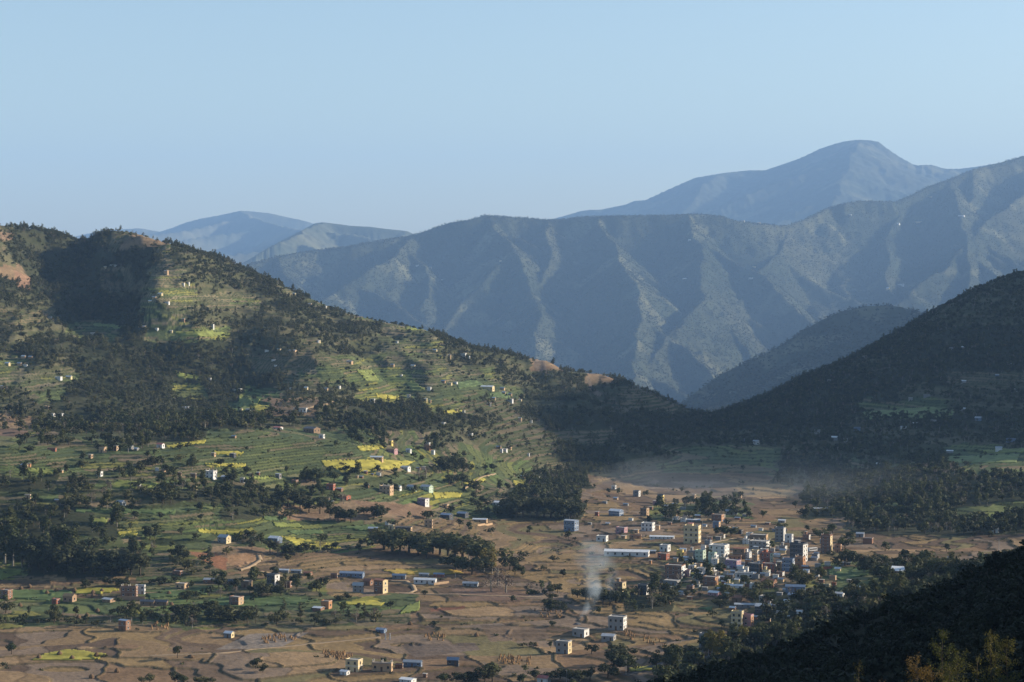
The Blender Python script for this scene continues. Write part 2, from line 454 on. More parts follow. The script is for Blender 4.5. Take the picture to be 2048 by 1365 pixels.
def in_poly(x, y, poly):
    r = np.zeros(x.shape, bool); n = len(poly)
    for i in range(n):
        x0, y0 = poly[i]; x1, y1 = poly[(i + 1) % n]
        if y0 == y1: continue
        r ^= ((y0 > y) != (y1 > y)) & (x < (x1 - x0) * (y - y0) / (y1 - y0) + x0)
    return r
SOIL = [([(375,1104),(430,1107),(455,1118),(452,1142),(432,1136),(400,1118)], (.25,.12,.065)),
        ([(455,1112),(500,1106),(524,1108),(512,1122),(478,1134),(455,1128)], (.28,.17,.095)),
        ([(0,464),(30,468),(24,480),(0,482)], (.19,.13,.085)), ([(28,540),(62,556),(60,582),(34,576)], (.21,.13,.085)),
        ([(1062,716),(1090,722),(1096,748),(1075,742)], (.19,.14,.10)), ([(1176,750),(1186,772),(1206,790),(1196,796),(1172,772)], (.19,.145,.105)),
        ([(700,1000),(770,1006),(860,1020),(870,1034),(800,1032),(730,1016)], (.17,.11,.07)), ([(0,856),(55,862),(60,876),(0,872)], (.15,.10,.07)),
        ([(900,1178),(1000,1176),(1060,1190),(1040,1205),(930,1202)], (.13,.085,.06)), ([(860,1218),(930,1212),(930,1218),(862,1224)], (.17,.08,.05)),
        ([(960,1250),(1090,1256),(1100,1278),(980,1284)], (.15,.105,.07)), ([(800,1290),(950,1286),(960,1300),(830,1316)], (.12,.09,.07)), ([(500,1268),(620,1265),(560,1296),(430,1300)], (.19,.155,.125))]
for poly, c in SOIL:
    xs = [p[0] for p in poly]; ys = [p[1] for p in poly]
    m = (PXg > min(xs)) & (PXg < max(xs)) & (PYg > min(ys)) & (PYg < max(ys))
    sub = np.zeros(Z.shape, bool); sub[m] = in_poly(PXg[m], PYg[m], poly)
    C[sub] = np.array(c) * (0.85 + 0.3 * rnd[sub][:, None])
C *= (1 + 0.22 * fbm(Xg / 18, Yg / 30, 3, 91))[..., None]
C = np.clip(C, 0.01, 0.8)

nr, nc = Z.shape
def grid_faces(nr, nc, mask=None):
    i, j = np.meshgrid(np.arange(nr - 1), np.arange(nc - 1), indexing='ij')
    a = i * nc + j
    q = np.stack([a, a + 1, a + nc + 1, a + nc], -1).reshape(-1, 4)
    return q if mask is None else q[mask.ravel()]
VG = np.stack([Xg, Yg, Z], -1).reshape(-1, 3)
M_ground = terrain_mat('farmland_soil')
# one continuous sheet cut into four named pieces of land that share their edges
jj = (cols[:-1] + cols[1:]) / 2; ii = (rows[:-1] + rows[1:]) / 2
JJ, II = np.meshgrid(jj, ii)
front = II < 1000
zc = Z0[:-1, :-1]
leftm = (~front) & (JJ < 1395) & (hill[:-1, :-1] > 0.3)
rightm = (~front) & (~leftm) & ((righth[:-1, :-1] > 0.3) | ((II > 2300) & (JJ > 1395)))
leftm |= (~front) & (~rightm) & (II > 2600)
valm = ~(front | leftm | rightm)
def land(name, m, label):
    q = grid_faces(nr, nc, m); used, inv = np.unique(q, return_inverse=True)
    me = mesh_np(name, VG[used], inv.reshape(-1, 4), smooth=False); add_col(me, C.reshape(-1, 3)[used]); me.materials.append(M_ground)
    return tag(link(name, me), label, kind='structure')
land('valley_floor', valm, 'broad valley floor of brown stubble fields and stepped green plots')
land('left_hillside', leftm, 'wooded and terraced hillside rising on the left of the valley')
land('right_hillside', rightm, 'dark shaded hillside falling from the right into the valley')
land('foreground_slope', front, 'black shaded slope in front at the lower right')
# ------------------------------------------------------------------ mountains behind
def ridge_layer(name, label, crest, yf, zf, yb, drop, ncol, nrow, p0, p1, power, spurs=None, A=0, rough=40, seed=0, pal=((.045,.055,.03),(.10,.10,.06)), fscale=1.0, nscale=900.0, k=2.4):
    crest = [(c[0], c[1], c[2] * k) for c in crest]; yf *= k; yb *= k; A *= k; rough *= k; drop *= k; fscale *= k; nscale *= k
    KK = k
    px = np.linspace(p0, p1, ncol)
    cpy = np.interp(px, [c[0] for c in crest], [c[1] for c in crest]); cY = np.interp(px, [c[0] for c in crest], [c[2] for c in crest])
    zc_ = H - (cpy - YH) * cY / F
    nf = int(nrow * 0.82); s = np.concatenate([-np.linspace(1, 0, nrow - nf + 1)[:-1] ** 1.0, np.linspace(0, 1, nf) ** 1.15])[::-1]   # front to back
    s = np.sort(s)[::-1]
    SS = np.repeat(s[:, None], ncol, 1); P = np.repeat(px[None], nrow, 0)
    sf = np.clip(SS, 0, 1); sb = np.clip(-SS, 0, 1)
    Y = cY + (yf - cY) * sf + (yb - cY) * sb
    X = (P - 1024) / F * Y
    z = zf + (zc_ - zf) * (1 - sf) ** power - drop * sb ** 0.9
    # branching ridges: the surface is the highest of many sloping spines falling off sideways at a steady angle
    g = random.Random(seed); segs = []
    avg = (float(np.mean(zc_)) - zf) / (float(np.mean(cY)) - yf)
    cwx = (px - 1024) / F * cY
    for i in range(0, ncol - 8, 8): segs.append((cwx[i], cY[i], zc_[i], cwx[i + 8], cY[i + 8], zc_[i + 8]))
    def spine(x, y, z, ang, ln, drop_, lvl):
        n = 5; pts = [(x, y, z)]
        for t in range(n):
            ang += g.uniform(-.22, .22); x += math.sin(ang) * ln / n; y -= math.cos(ang) * ln / n; z -= drop_ * ln / n * g.uniform(.7, 1.3)
            segs.append((*pts[-1], x, y, z)); pts.append((x, y, z))
        if lvl < 2:
            side = g.choice((-1, 1)); m_ = 7 if lvl == 0 else 3
            for t in range(m_):
                u = (t + g.uniform(.2, .9)) / m_ * n; q_ = min(int(u), n - 1); f_ = u - q_
                p = [pts[q_][c] * (1 - f_) + pts[q_ + 1][c] * f_ for c in range(3)]
                side = -side
                spine(p[0], p[1], p[2] - .02 * ln * (lvl + 1) * .4, ang * .4 + side * g.uniform(.5, 1.0), ln * g.uniform(.2, .36) * (1.15 - .4 * t / m_), drop_ * g.uniform(1.15, 1.6), lvl + 1)
    for (a_, b_, c_, v) in (spurs or []):
        if v < .25: continue
        cyy = float(np.interp(a_, px, cY)); z0_ = float(np.interp(a_, px, zc_)); x0_ = (a_ - 1024) / F * cyy; ln = (cyy - yf) * (.6 + .4 * min(v, 1))
        yb_ = cyy - ln; xb_ = (c_ - 1024) / F * yb_
        spine(x0_, cyy, z0_ - 5, math.atan2(xb_ - x0_, ln), ln, avg * (1.12 if v > .9 else 1.3), 0)
    segs = np.array(segs, dtype=np.float32)
    wX = (X + 0.10 * k * 520 * fbm(X / (420 * k), Y / (420 * k), 5, seed + 5, .55)).astype(np.float32); wY = (Y + 0.10 * k * 520 * fbm(X / (420 * k), Y / (420 * k), 5, seed + 6, .55)).astype(np.float32)
    best = np.full(z.shape, -1e9, np.float32); flank = .52 if k > 2 else .6
    if seed == 100: flank = .80
    if seed == 200: flank = .40
    for (ax_, ay_, az_, bx_, by_, bz_) in segs:
        L2 = (bx_ - ax_) ** 2 + (by_ - ay_) ** 2 + 1e-6
        R_ = max(az_, bz_) - (zf - 80); rad = R_ / flank * .5
        cm = np.nonzero((wX.min(0) < max(ax_, bx_) + rad) & (wX.max(0) > min(ax_, bx_) - rad))[0]
        if len(cm) == 0: continue
        sl = slice(cm[0], cm[-1] + 1); x_, y_ = wX[:, sl], wY[:, sl]
        t = np.clip(((x_ - ax_) * (bx_ - ax_) + (y_ - ay_) * (by_ - ay_)) / L2, 0, 1)
        d = np.hypot(x_ - ax_ - t * (bx_ - ax_), y_ - ay_ - t * (by_ - ay_))
        best[:, sl] = np.maximum(best[:, sl], az_ + t * (bz_ - az_) - flank * d)
    floor_ = zf + (zc_ - zf) * (1 - sf) ** (power + .5) - 130 * k / 2.4 * A / 150.
    zr = np.maximum(best, floor_)
    w = sstep(0.0, 0.03, sf)
    z = np.where(sf > 0, z * (1 - w) + zr * w, z)
    z = z + w * ((ridged(X / (90 * k), Y / (130 * k), 5, seed + 9) - .6) * rough * .5) + fbm(X / (60 * k), Y / (400 * k), 4, seed + 3) * rough * 0.07
    for _ in range(3):
        pyy = YH + F * (H - z) / Y
        j = pyy.argmin(0); act = pyy[j, np.arange(ncol)]
        dl = (cpy - act) * Y[j, np.arange(ncol)] / F; dl = np.convolve(np.pad(dl, 2, 'edge'), np.ones(5) / 5, 'valid')
        z = z - dl[None] * np.exp(-((SS - SS[j, np.arange(ncol)][None]) / 0.16) ** 2)
    t1 = np.clip(0.5 + 0.9 * fbm(X / (420 * fscale), Y / (500 * fscale), 5, seed + 13), 0, 1)
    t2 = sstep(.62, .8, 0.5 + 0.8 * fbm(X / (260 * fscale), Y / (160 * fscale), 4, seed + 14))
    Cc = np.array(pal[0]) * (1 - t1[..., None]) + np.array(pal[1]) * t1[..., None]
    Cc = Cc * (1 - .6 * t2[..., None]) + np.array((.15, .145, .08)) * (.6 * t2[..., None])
    V = np.stack([X, Y, z], -1)
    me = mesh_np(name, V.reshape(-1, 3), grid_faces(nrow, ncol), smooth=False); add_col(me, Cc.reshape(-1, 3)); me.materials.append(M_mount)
    o = tag(link(name, me), label, kind='structure')
    return dict(px=px, P=P, Y=Y, X=X, z=z, sf=sf, SS=SS, o=o, C=Cc)
M_mount = terrain_mat('mountain_slope', 0.004, 0.03, 0.3, 0.8)
MID = [(300,600,6500),(420,560,6500),(500,528,6600),(560,512,6700),(640,500,6800),(700,492,6800),(770,480,6850),(830,470,6900),(870,456,6900),(900,446,6900),(940,440,6900),(970,431,6950),(1000,433,6950),(1040,436,7000),(1100,440,7000),(1130,439,7000),
       (1160,434,7000),(1240,432,7000),(1300,431,7050),(1400,429,7100),(1440,432,7100),(1470,442,7100),(1530,449,7200),(1570,452,7300),(1600,443,7400),(1640,424,7500),(1660,415,7600),(1690,407,7600),(1720,402,7700),(1750,403,7700),(1790,404,7800),
       (1820,392,7900),(1850,376,8000),(1900,358,8100),(1950,338,8200),(2000,326,8300),(2048,312,8400),(2200,270,8700),(2500,250,9000)]
SP = [(330,300,280,1),(420,400,380,0),(560,540,500,.6),(680,640,600,0),(835,800,740,1),(905,880,830,.1),(985,990,960,.75),(1060,1075,1040,.1),(1100,1110,1090,.3),(1150,1170,1190,0),(1195,1215,1255,1.05),(1270,1285,1300,.05),(1380,1370,1330,1.1),
      (1530,1540,1440,.1),(1600,1590,1500,.35),(1650,1640,1570,0),(1800,1740,1700,1.15),(1890,1850,1800,.35),(1950,1900,1850,.9),(2050,2020,2000,.1),(2150,2140,2100,1),(2300,2280,2260,0),(2500,2500,2500,1)]
L_mid = ridge_layer('mountain_ridge', 'long forested mountain ridge with lit spurs and blue shaded valleys behind the gap', MID, 4950, -560, 8600, 420, 700, 360, 300, 2500, 0.85, SP, 150, 46, 100, ((.028,.037,.019),(.064,.065,.037)), nscale=520)
PEAK = [(1080,445,13000),(1130,432,13000),(1160,423,13000),(1180,420,13000),(1200,420,13000),(1250,410,13000),(1270,402,13000),(1290,401,13000),(1340,378,13000),(1390,356,13000),(1450,346,13000),(1500,341,13000),(1530,341,13000),(1560,331,13000),(1600,317,13000),
        (1640,298,13000),(1670,288,13000),(1690,283,13000),(1715,280,13000),(1740,281,13000),(1757,284,13000),(1775,298,13000),(1800,315,13000),(1830,331,13000),(1862,330,13000),(1890,338,13000),(1920,338,13000),(1960,333,13000),(2010,325,13000),(2100,340,13000),(2400,400,13000)]
L_peak = ridge_layer('mountain_peak', 'pale hazy dome topped peak, the highest on the skyline', PEAK, 9600, 150, 16000, 500, 420, 150, 1080, 2400, 1.0,
            [(1080,1080,1060,0),(1200,1180,1150,.6),(1290,1280,1250,.1),(1440,1420,1400,.8),(1560,1540,1500,.1),(1720,1700,1640,1),(1840,1830,1800,.2),(1950,1940,1900,.8),(2150,2150,2150,.1),(2400,2400,2400,1)], 210, 70, 200, ((.035,.045,.028),(.07,.07,.045)), 2.0, 1300)
LA = [(60,500,21000),(130,478,21000),(165,470,21000),(200,463,21000),(230,460,21000),(280,457,21000),(320,464,21000),(345,456,21000),(370,446,21000),(400,438,21000),(440,431,21000),(480,422,21000),(500,423,21000),(540,427,21000),(570,434,21000),(600,440,21000),(640,451,21000),(700,470,21000),(900,520,21000)]
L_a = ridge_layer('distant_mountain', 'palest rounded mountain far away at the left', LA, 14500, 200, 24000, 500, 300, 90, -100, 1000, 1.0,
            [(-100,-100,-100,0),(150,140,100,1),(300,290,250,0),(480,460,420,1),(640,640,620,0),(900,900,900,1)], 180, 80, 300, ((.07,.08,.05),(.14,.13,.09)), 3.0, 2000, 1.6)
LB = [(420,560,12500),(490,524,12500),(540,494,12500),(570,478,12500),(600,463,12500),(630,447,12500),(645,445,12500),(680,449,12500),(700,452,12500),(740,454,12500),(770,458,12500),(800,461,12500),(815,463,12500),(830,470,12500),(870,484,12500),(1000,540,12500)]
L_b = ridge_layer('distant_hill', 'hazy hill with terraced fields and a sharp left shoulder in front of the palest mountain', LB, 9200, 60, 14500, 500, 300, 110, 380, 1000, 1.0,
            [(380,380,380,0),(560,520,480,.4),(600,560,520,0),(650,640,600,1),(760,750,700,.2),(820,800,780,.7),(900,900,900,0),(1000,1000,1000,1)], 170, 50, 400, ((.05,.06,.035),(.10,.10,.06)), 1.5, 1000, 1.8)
R2 = [(1330,840,4300),(1380,793,4400),(1430,756,4500),(1470,735,4550),(1500,722,4600),(1560,692,4700),(1600,666,4700),(1640,642,4750),(1680,624,4750),(1730,613,4800),(1770,611,4800),(1800,614,4800),(1850,628,4800),(1950,592,4800),(2048,556,4800),(2110,480,4800),(2220,390,4800),(2500,180,4900),(2800,60,4900)]  # unseen rise off the right edge, added to shade this ridge
L_r2 = ridge_layer('shaded_ridge', 'dark blue shaded ridge between the right hillside and the long mountain', R2, 3700, -200, 5400, 260, 380, 90, 1330, 2800, 0.9,
            [(1330,1330,1330,0),(1560,1540,1520,.5),(1700,1680,1640,0),(1900,1900,1900,1),(2300,2300,2300,0)], 60, 22, 500, ((.035,.045,.025),(.06,.065,.04)), .7, 300, 1.9)

# far ground sheet under everything, out to the horizon
gx = np.linspace(-42000, 42000, 41); gy = np.linspace(-8000, 42000, 31)
GX, GY = np.meshgrid(gx, gy); GZ = np.full(GX.shape, -620.0)
me = mesh_np('lowland', np.stack([GX, GY, GZ], -1).reshape(-1, 3), grid_faces(31, 41)); add_col(me, np.tile([.06, .07, .04], (GX.size, 1))); me.materials.append(M_mount)
tag(link('lowland', me), 'low ground far beyond the mountains', kind='structure')

# air
m = bpy.data.materials.new('haze'); m.use_nodes = True
nt = m.node_tree; nt.nodes.clear()
out = nt.nodes.new('ShaderNodeOutputMaterial'); pv = nt.nodes.new('ShaderNodeVolumePrincipled')
pv.inputs['Color'].default_value = (*HAZE_COLOR, 1); pv.inputs['Density'].default_value = HAZE_DENSITY; pv.inputs['Anisotropy'].default_value = HAZE_G
pv.inputs['Density Attribute'].default_value = ''; pv.inputs['Temperature Attribute'].default_value = ''; pv.inputs['Color Attribute'].default_value = ''
nt.links.new(pv.outputs[0], out.inputs['Volume'])
x0, x1, y0, y1, z0, z1 = -42500, 42500, -8500, 42500, -621.5, 2900
hv = [(x, y, z) for z in (z0, z1) for y in (y0, y1) for x in (x0, x1)]
hme = bpy.data.meshes.new('haze'); hme.from_pydata(hv, [], [(0,2,3,1),(4,5,7,6),(0,1,5,4),(2,6,7,3),(0,4,6,2),(1,3,7,5)]); hme.update(); hme.materials.append(m)
tag(link('haze', hme), 'thin blue haze lying over the valley and the mountains', kind='stuff')
# ------------------------------------------------------------------ vegetation
def quads_mesh(name, centers, normals, sizes, mat_, ups=None):
    n = len(centers)
    r = rng.normal(size=(n, 3)); nn = normals / np.linalg.norm(normals, axis=1, keepdims=True)
    t = np.cross(nn, r); t /= np.linalg.norm(t, axis=1, keepdims=True); b = np.cross(nn, t)
    s = sizes[:, None]
    e = 0.6 + 0.5 * rng.random((n, 1))
    V = np.stack([centers - t * s, centers - b * s * e, centers + t * s, centers + b * s * e], 1).reshape(-1, 3)
    me = mesh_np(name, V, np.arange(n * 4).reshape(n, 4)); me.materials.append(mat_); return me

def crown(kind, n, seed, mat_, leaf):
    g = np.random.default_rng(seed)
    if kind == 'broad':                      # 10 m tall, lobed round crown
        k = 11; bc = np.stack([g.normal(0, 1.5, k), g.normal(0, 1.5, k), g.uniform(3.6, 8.0, k)], -1); br = g.uniform(1.2, 2.1, k)
        bc[0] = (0, 0, 8.0)
    elif kind == 'round':                    # wide low crown
        k = 12; bc = np.stack([g.normal(0, 2.2, k), g.normal(0, 2.2, k), g.uniform(3.2, 6.4, k)], -1); br = g.uniform(1.2, 2.2, k)
    elif kind == 'tall':                     # 16 m narrow, open
        k = 15; z = np.linspace(5, 15, k); bc = np.stack([g.normal(0, .95, k), g.normal(0, .95, k), z], -1); br = g.uniform(1.0, 1.8, k) * (1.15 - 0.5 * np.abs(z - 9) / 7)
    elif kind == 'pine':                     # 15 m, bare below, layered
        k = 16; z = np.linspace(4.5, 14.4, k); rr = (15 - z) * .2 + .35; a = g.uniform(0, 6.28, k); bc = np.stack([np.cos(a) * rr, np.sin(a) * rr, z], -1); br = rr * .75 + .35
    elif kind == 'bare':                     # thin winter crown
        k = 9; bc = np.stack([g.normal(0, 1.4, k), g.normal(0, 1.4, k), g.uniform(3.5, 8.2, k)], -1); br = g.uniform(1.3, 2.1, k)
    elif kind == 'bush':
        k = 5; bc = np.stack([g.normal(0, .8, k), g.normal(0, .8, k), g.uniform(.5, 1.4, k)], -1); br = g.uniform(.6, 1.1, k)
    idx = g.choice(k, n, p=br ** 2 / (br ** 2).sum())
    d = g.normal(size=(n, 3)); d /= np.linalg.norm(d, axis=1, keepdims=True)
    if kind == 'pine': sq = np.array([1, 1, .45])
    elif kind == 'tall': sq = np.array([1, 1, 1.2])
    else: sq = np.array([1, 1, .85])
    rad = br[idx] * g.uniform(.45, 1.0, n) ** .5
    c = bc[idx] + d * sq * rad[:, None]
    c[:, 2] = np.maximum(c[:, 2], .15)
    nor = d * sq + g.normal(0, .45, (n, 3)) + np.array([0, 0, .25])
    return quads_mesh('crown', c, nor, g.uniform(.6, 1.25, n) * leaf, mat_)

def tube(pts, rads, sides=6):
    V, Q = [], []
    pts = [Vector(p) for p in pts]
    for i, p in enumerate(pts):
        d = (pts[min(i + 1, len(pts) - 1)] - pts[max(i - 1, 0)]).normalized()
        a = d.orthogonal().normalized(); b = d.cross(a)
        for k in range(sides):
            t = 6.2831853 * k / sides
            V.append(p + (a * math.cos(t) + b * math.sin(t)) * rads[i])
    for i in range(len(pts) - 1):
        for k in range(sides):
            Q.append((i * sides + k, i * sides + (k + 1) % sides, (i + 1) * sides + (k + 1) % sides, (i + 1) * sides + k))
    return V, Q
def trunk_mesh(h, r, seed, mat_, limbs=4, spread=1.6):
    g = random.Random(seed); V, Q = [], []
    def add(pts, rads, s=6):
        v, q = tube(pts, rads, s); o = len(V); V.extend(v); Q.extend([tuple(i + o for i in f) for f in q])
    top = (g.uniform(-.2, .2), g.uniform(-.2, .2), h)
    add([(0, 0, -.8), (0, 0, h * .3), (top[0] * .6, top[1] * .6, h * .7), top], [r * 1.25, r, r * .7, r * .3])
    for k in range(limbs):
        a = g.uniform(0, 6.28); z0 = h * g.uniform(.4, .8)
        add([(0, 0, z0), (math.cos(a) * spread * .5, math.sin(a) * spread * .5, z0 + h * .12), (math.cos(a) * spread, math.sin(a) * spread, z0 + h * .26)], [r * .5, r * .35, r * .15], 4)
    me = mesh_np('trunk', np.array([tuple(v) for v in V]), np.array(Q)); me.materials.append(mat_); return me

M_bark = mat('bark', (.075, .058, .042), .9, .1, var=.3, scale=2)
M_barkpale = mat('pale_bark', (.20, .18, .15), .9, .1, var=.3, scale=2)
FM = {'dark green': foliage_mat('dark_leaves', (.022, .029, .012), (.064, .064, .024)),
      'green': foliage_mat('green_leaves', (.036, .048, .018), (.082, .086, .028)),
      'olive': foliage_mat('olive_leaves', (.065, .070, .026), (.105, .095, .036)),
      'yellowing': foliage_mat('yellowing_leaves', (.10, .10, .022), (.18, .14, .03)),
      'needle': foliage_mat('pine_needles', (.042, .050, .024), (.092, .090, .042), .2),
      'shade_dark': foliage_mat('shade_darkened_leaves', (.010, .014, .007), (.022, .027, .012), .1),  # broadleaf colour darkened to paint in the shade of the front slope
      'brown': foliage_mat('dry_twigs', (.10, .070, .050), (.15, .105, .08), .1)}
# species, the last two broadleaf copies darkened for shade: name, tint, crown kind, height, detailed and plain versions
SPEC = [('broadleaf_tree', 'dark green', 'broad', 10, 'tree'), ('broadleaf_tree', 'green', 'broad', 10, 'tree'), ('broadleaf_tree', 'olive', 'round', 8.5, 'tree'),
        ('poplar_tree', 'green', 'tall', 16.5, 'tree'), ('pine_tree', 'needle', 'pine', 15, 'pine tree'), ('winter_tree', 'brown', 'bare', 10, 'tree'), ('bush', 'green', 'bush', 2.3, 'bush'), ('poplar_tree', 'yellowing', 'tall', 16.5, 'tree'), ('broadleaf_tree', 'dark green', 'round', 8.5, 'tree'), ('broadleaf_tree', 'shade_dark', 'broad', 10, 'tree'), ('broadleaf_tree', 'shade_dark', 'round', 8.5, 'tree')]
PROTO = []
for k, (nm, tint, kind, ht, cat) in enumerate(SPEC):
    nb = {'broad': 900, 'round': 900, 'tall': 1000, 'pine': 900, 'bare': 420, 'bush': 260}[kind]
    lf = {'broad': .42, 'round': .42, 'tall': .40, 'pine': .38, 'bare': .22, 'bush': .26}[kind]
    cr_hi = [crown(kind, nb, 100 + 10 * k + j, FM[tint], lf) for j in range(3)]
    cr_lo = [crown(kind, nb // 6, 500 + 10 * k + j, FM[tint], lf * (1.9 if kind != 'bare' else 1.4)) for j in range(2)]
    tr = trunk_mesh({'broad': 7, 'round': 5.5, 'tall': 14, 'pine': 14, 'bare': 8, 'bush': .9}[kind], {'tall': .22, 'pine': .2, 'bush': .06}.get(kind, .26), k, M_barkpale if kind in ('bare', 'tall') else M_bark, 3 if kind != 'bare' else 8, 1.4 if kind != 'bush' else .5)
    PROTO.append((cr_hi, cr_lo, tr))

REGION = [  # px0, px1, py0, py1, phrase
 (0,205,400,520,'on the left ridge crest'),(205,480,400,560,'beside the left hill top'),(480,1400,480,845,'along the left hill skyline'),(0,560,520,760,'under the left peak'),(560,1400,600,880,'on the middle terraced slope'),
 (0,560,760,880,'above the left fields'),(0,400,880,960,'left of the green terraces'),(400,740,860,962,'in the green terraces'),(740,1120,860,962,'among the mustard plots'),(0,420,960,1030,'in the left hamlet grove'),
 (420,760,962,1060,'just below the green terraces'),(760,1000,962,1070,'around the red earth knoll'),(1000,1190,900,1060,'in the dense upper grove'),(0,330,1030,1150,'in the left edge belt'),(330,740,1060,1150,'beside the orange cut bank'),
 (740,1010,1060,1180,'in the lone central clump'),(1190,1560,940,1090,'at the upper town end'),(1560,2048,1000,1130,'behind the town edge'),(1200,1700,1090,1200,'between the town houses'),(1010,1300,1080,1250,'in the hedge behind the smoke'),
 (1700,2048,1130,1365,'on the black slope rim'),(0,420,1150,1262,'around the left farmyards'),(420,900,1150,1262,'by the central farmhouses'),(1560,2048,800,1000,'on the shaded right slope'),(1240,1560,840,1000,'in the shade beyond town'),
 (1300,1700,1200,1365,'near the pale blue block'),(0,820,1262,1365,'on the lower left fields'),(820,1300,1262,1365,'along the bottom edge')]
def region(px, py):
    for a, b, c, d, s in REGION:
        if a <= px < b and c <= py < d: return s
    return 'on the dark facing slope'

# candidates over the near land, density by land use
area = np.zeros(Z.shape)
dY = np.gradient(rows)[:, None]; dX = np.gradient(cols)[None] / F * Yg
area = dX * dY
DEN = {'F': 1 / 85., 'f': 1 / 130., 'm': 1 / 230., 'd': 1 / 380., 't': 1 / 520., 'g': 1 / 1500., 'y': 1 / 1100., 'r': 1 / 600., 'b': 1 / 3600.}
den = np.zeros(Z.shape)
for ch, v in DEN.items(): den[LU == ch] = v
den *= np.clip(1 + 1.5 * fbm(Xg / 70, Yg / 90, 3, 133), .1, 2.4)
den = np.where((Yg > 1000) & (Z > 60) & (PYg > 850) & (PYg < 1000) & (LU == 'F'), 1 / 90., den)
den[(Yg < 1000)] = 1 / 26.
den = np.where(Yg > 2100, den * 2.1, den)
den[(Yg < 460)] = 1 / 9.
den[(Yg < 205)] = 0; den[(Yg < 205) & (Yg > 150) & (PXg > 2150)] = 1 / 12.
prev = np.vstack([np.full((1, nc), 9999.0), RUNMIN[:-1]])
top = YH + F * (H - Z - 14) / Yg
vis = (top < prev) & (PXg > -60) & (PXg < 2110) & (PYg < 1500) & (Yg < 3900)
den *= np.where(Yg < 1000, (Yg > 150) & (PXg > -60), vis)
den[(PXg > 1440) & (PXg < 1620) & (PYg > 1180) & (PYg < 1250)] *= .3
den[(PXg > 1370) & (PXg < 1640) & (PYg > 1080) & (PYg < 1185)] *= .3
for poly, c in SOIL:
    xs = [p[0] for p in poly]; ys = [p[1] for p in poly]
    den[(PXg > min(xs)) & (PXg < max(xs)) & (PYg > min(ys)) & (PYg < max(ys))] *= .3
den = np.where(RISER & (Yg > 1000), den + 1 / np.where(LU == 'b', 420., 80.), den)
pr = (area * den).ravel(); print('trees wanted', pr.sum()); N = int(min(pr.sum(), 150000))
pick = rng.choice(pr.size, N, p=pr / pr.sum())
r_, c_ = np.divmod(pick, nc)
tpx = PXg[r_, c_] + rng.uniform(-.5, .5, N) * 2.3; tY = Yg[r_, c_] * (1 + rng.uniform(-.001, .001, N)); tz = height(tpx, tY)
tlu = LU[r_, c_]; tris = RISER[r_, c_]
def pick_kind(lu, px, py, Y):
    n = len(px); k = np.zeros(n, int); u = rng.random(n)
    hillm = Y > 2250
    T = np.array([0, 1, 8, 4, 2, 5, 3])
    k = np.where(u < .34, 0, np.where(u < .52, 1, np.where(u < .68, 8, np.where(u < .78, 2, np.where(u < .9, 5, 3)))))
    kh = np.where(u < .36, 4, np.where(u < .50, 0, np.where(u < .62, 8, np.where(u < .80, 1, np.where(u < .95, 2, 5)))))
    k = np.where(hillm & (px < 1400), kh, k)
    kf = np.where(u < .5, 6, np.where(u < .7, 0, np.where(u < .85, 1, 8)))
    k = np.where(np.isin(lu, list('gybt')), kf, k)
    kd = np.where(u < .4, 6, np.where(u < .6, 5, np.where(u < .8, 2, 4)))
    k = np.where(np.isin(lu, list('dr')), kd, k)
    k = np.where(Y < 900, np.where(u < .55, 9, 10), k)  # front slope gets the leaves with shade in their colour
    return k
tpy = YH + F * (H - tz) / tY
tk = pick_kind(tlu, tpx, tpy, tY)
tk = np.where(tris & np.isin(tlu, list('gybtm')) & (rng.random(N) < .8), 6, tk)
ts = rng.uniform(.55, 1.15, N) * np.where(tY > 2150, rng.uniform(.45, .85, N), 1.0) * np.where(tY < 700, rng.uniform(.2, .6, N), 1.0)
ts = np.where(np.isin(tlu, list('gybt')), ts * .8, ts)
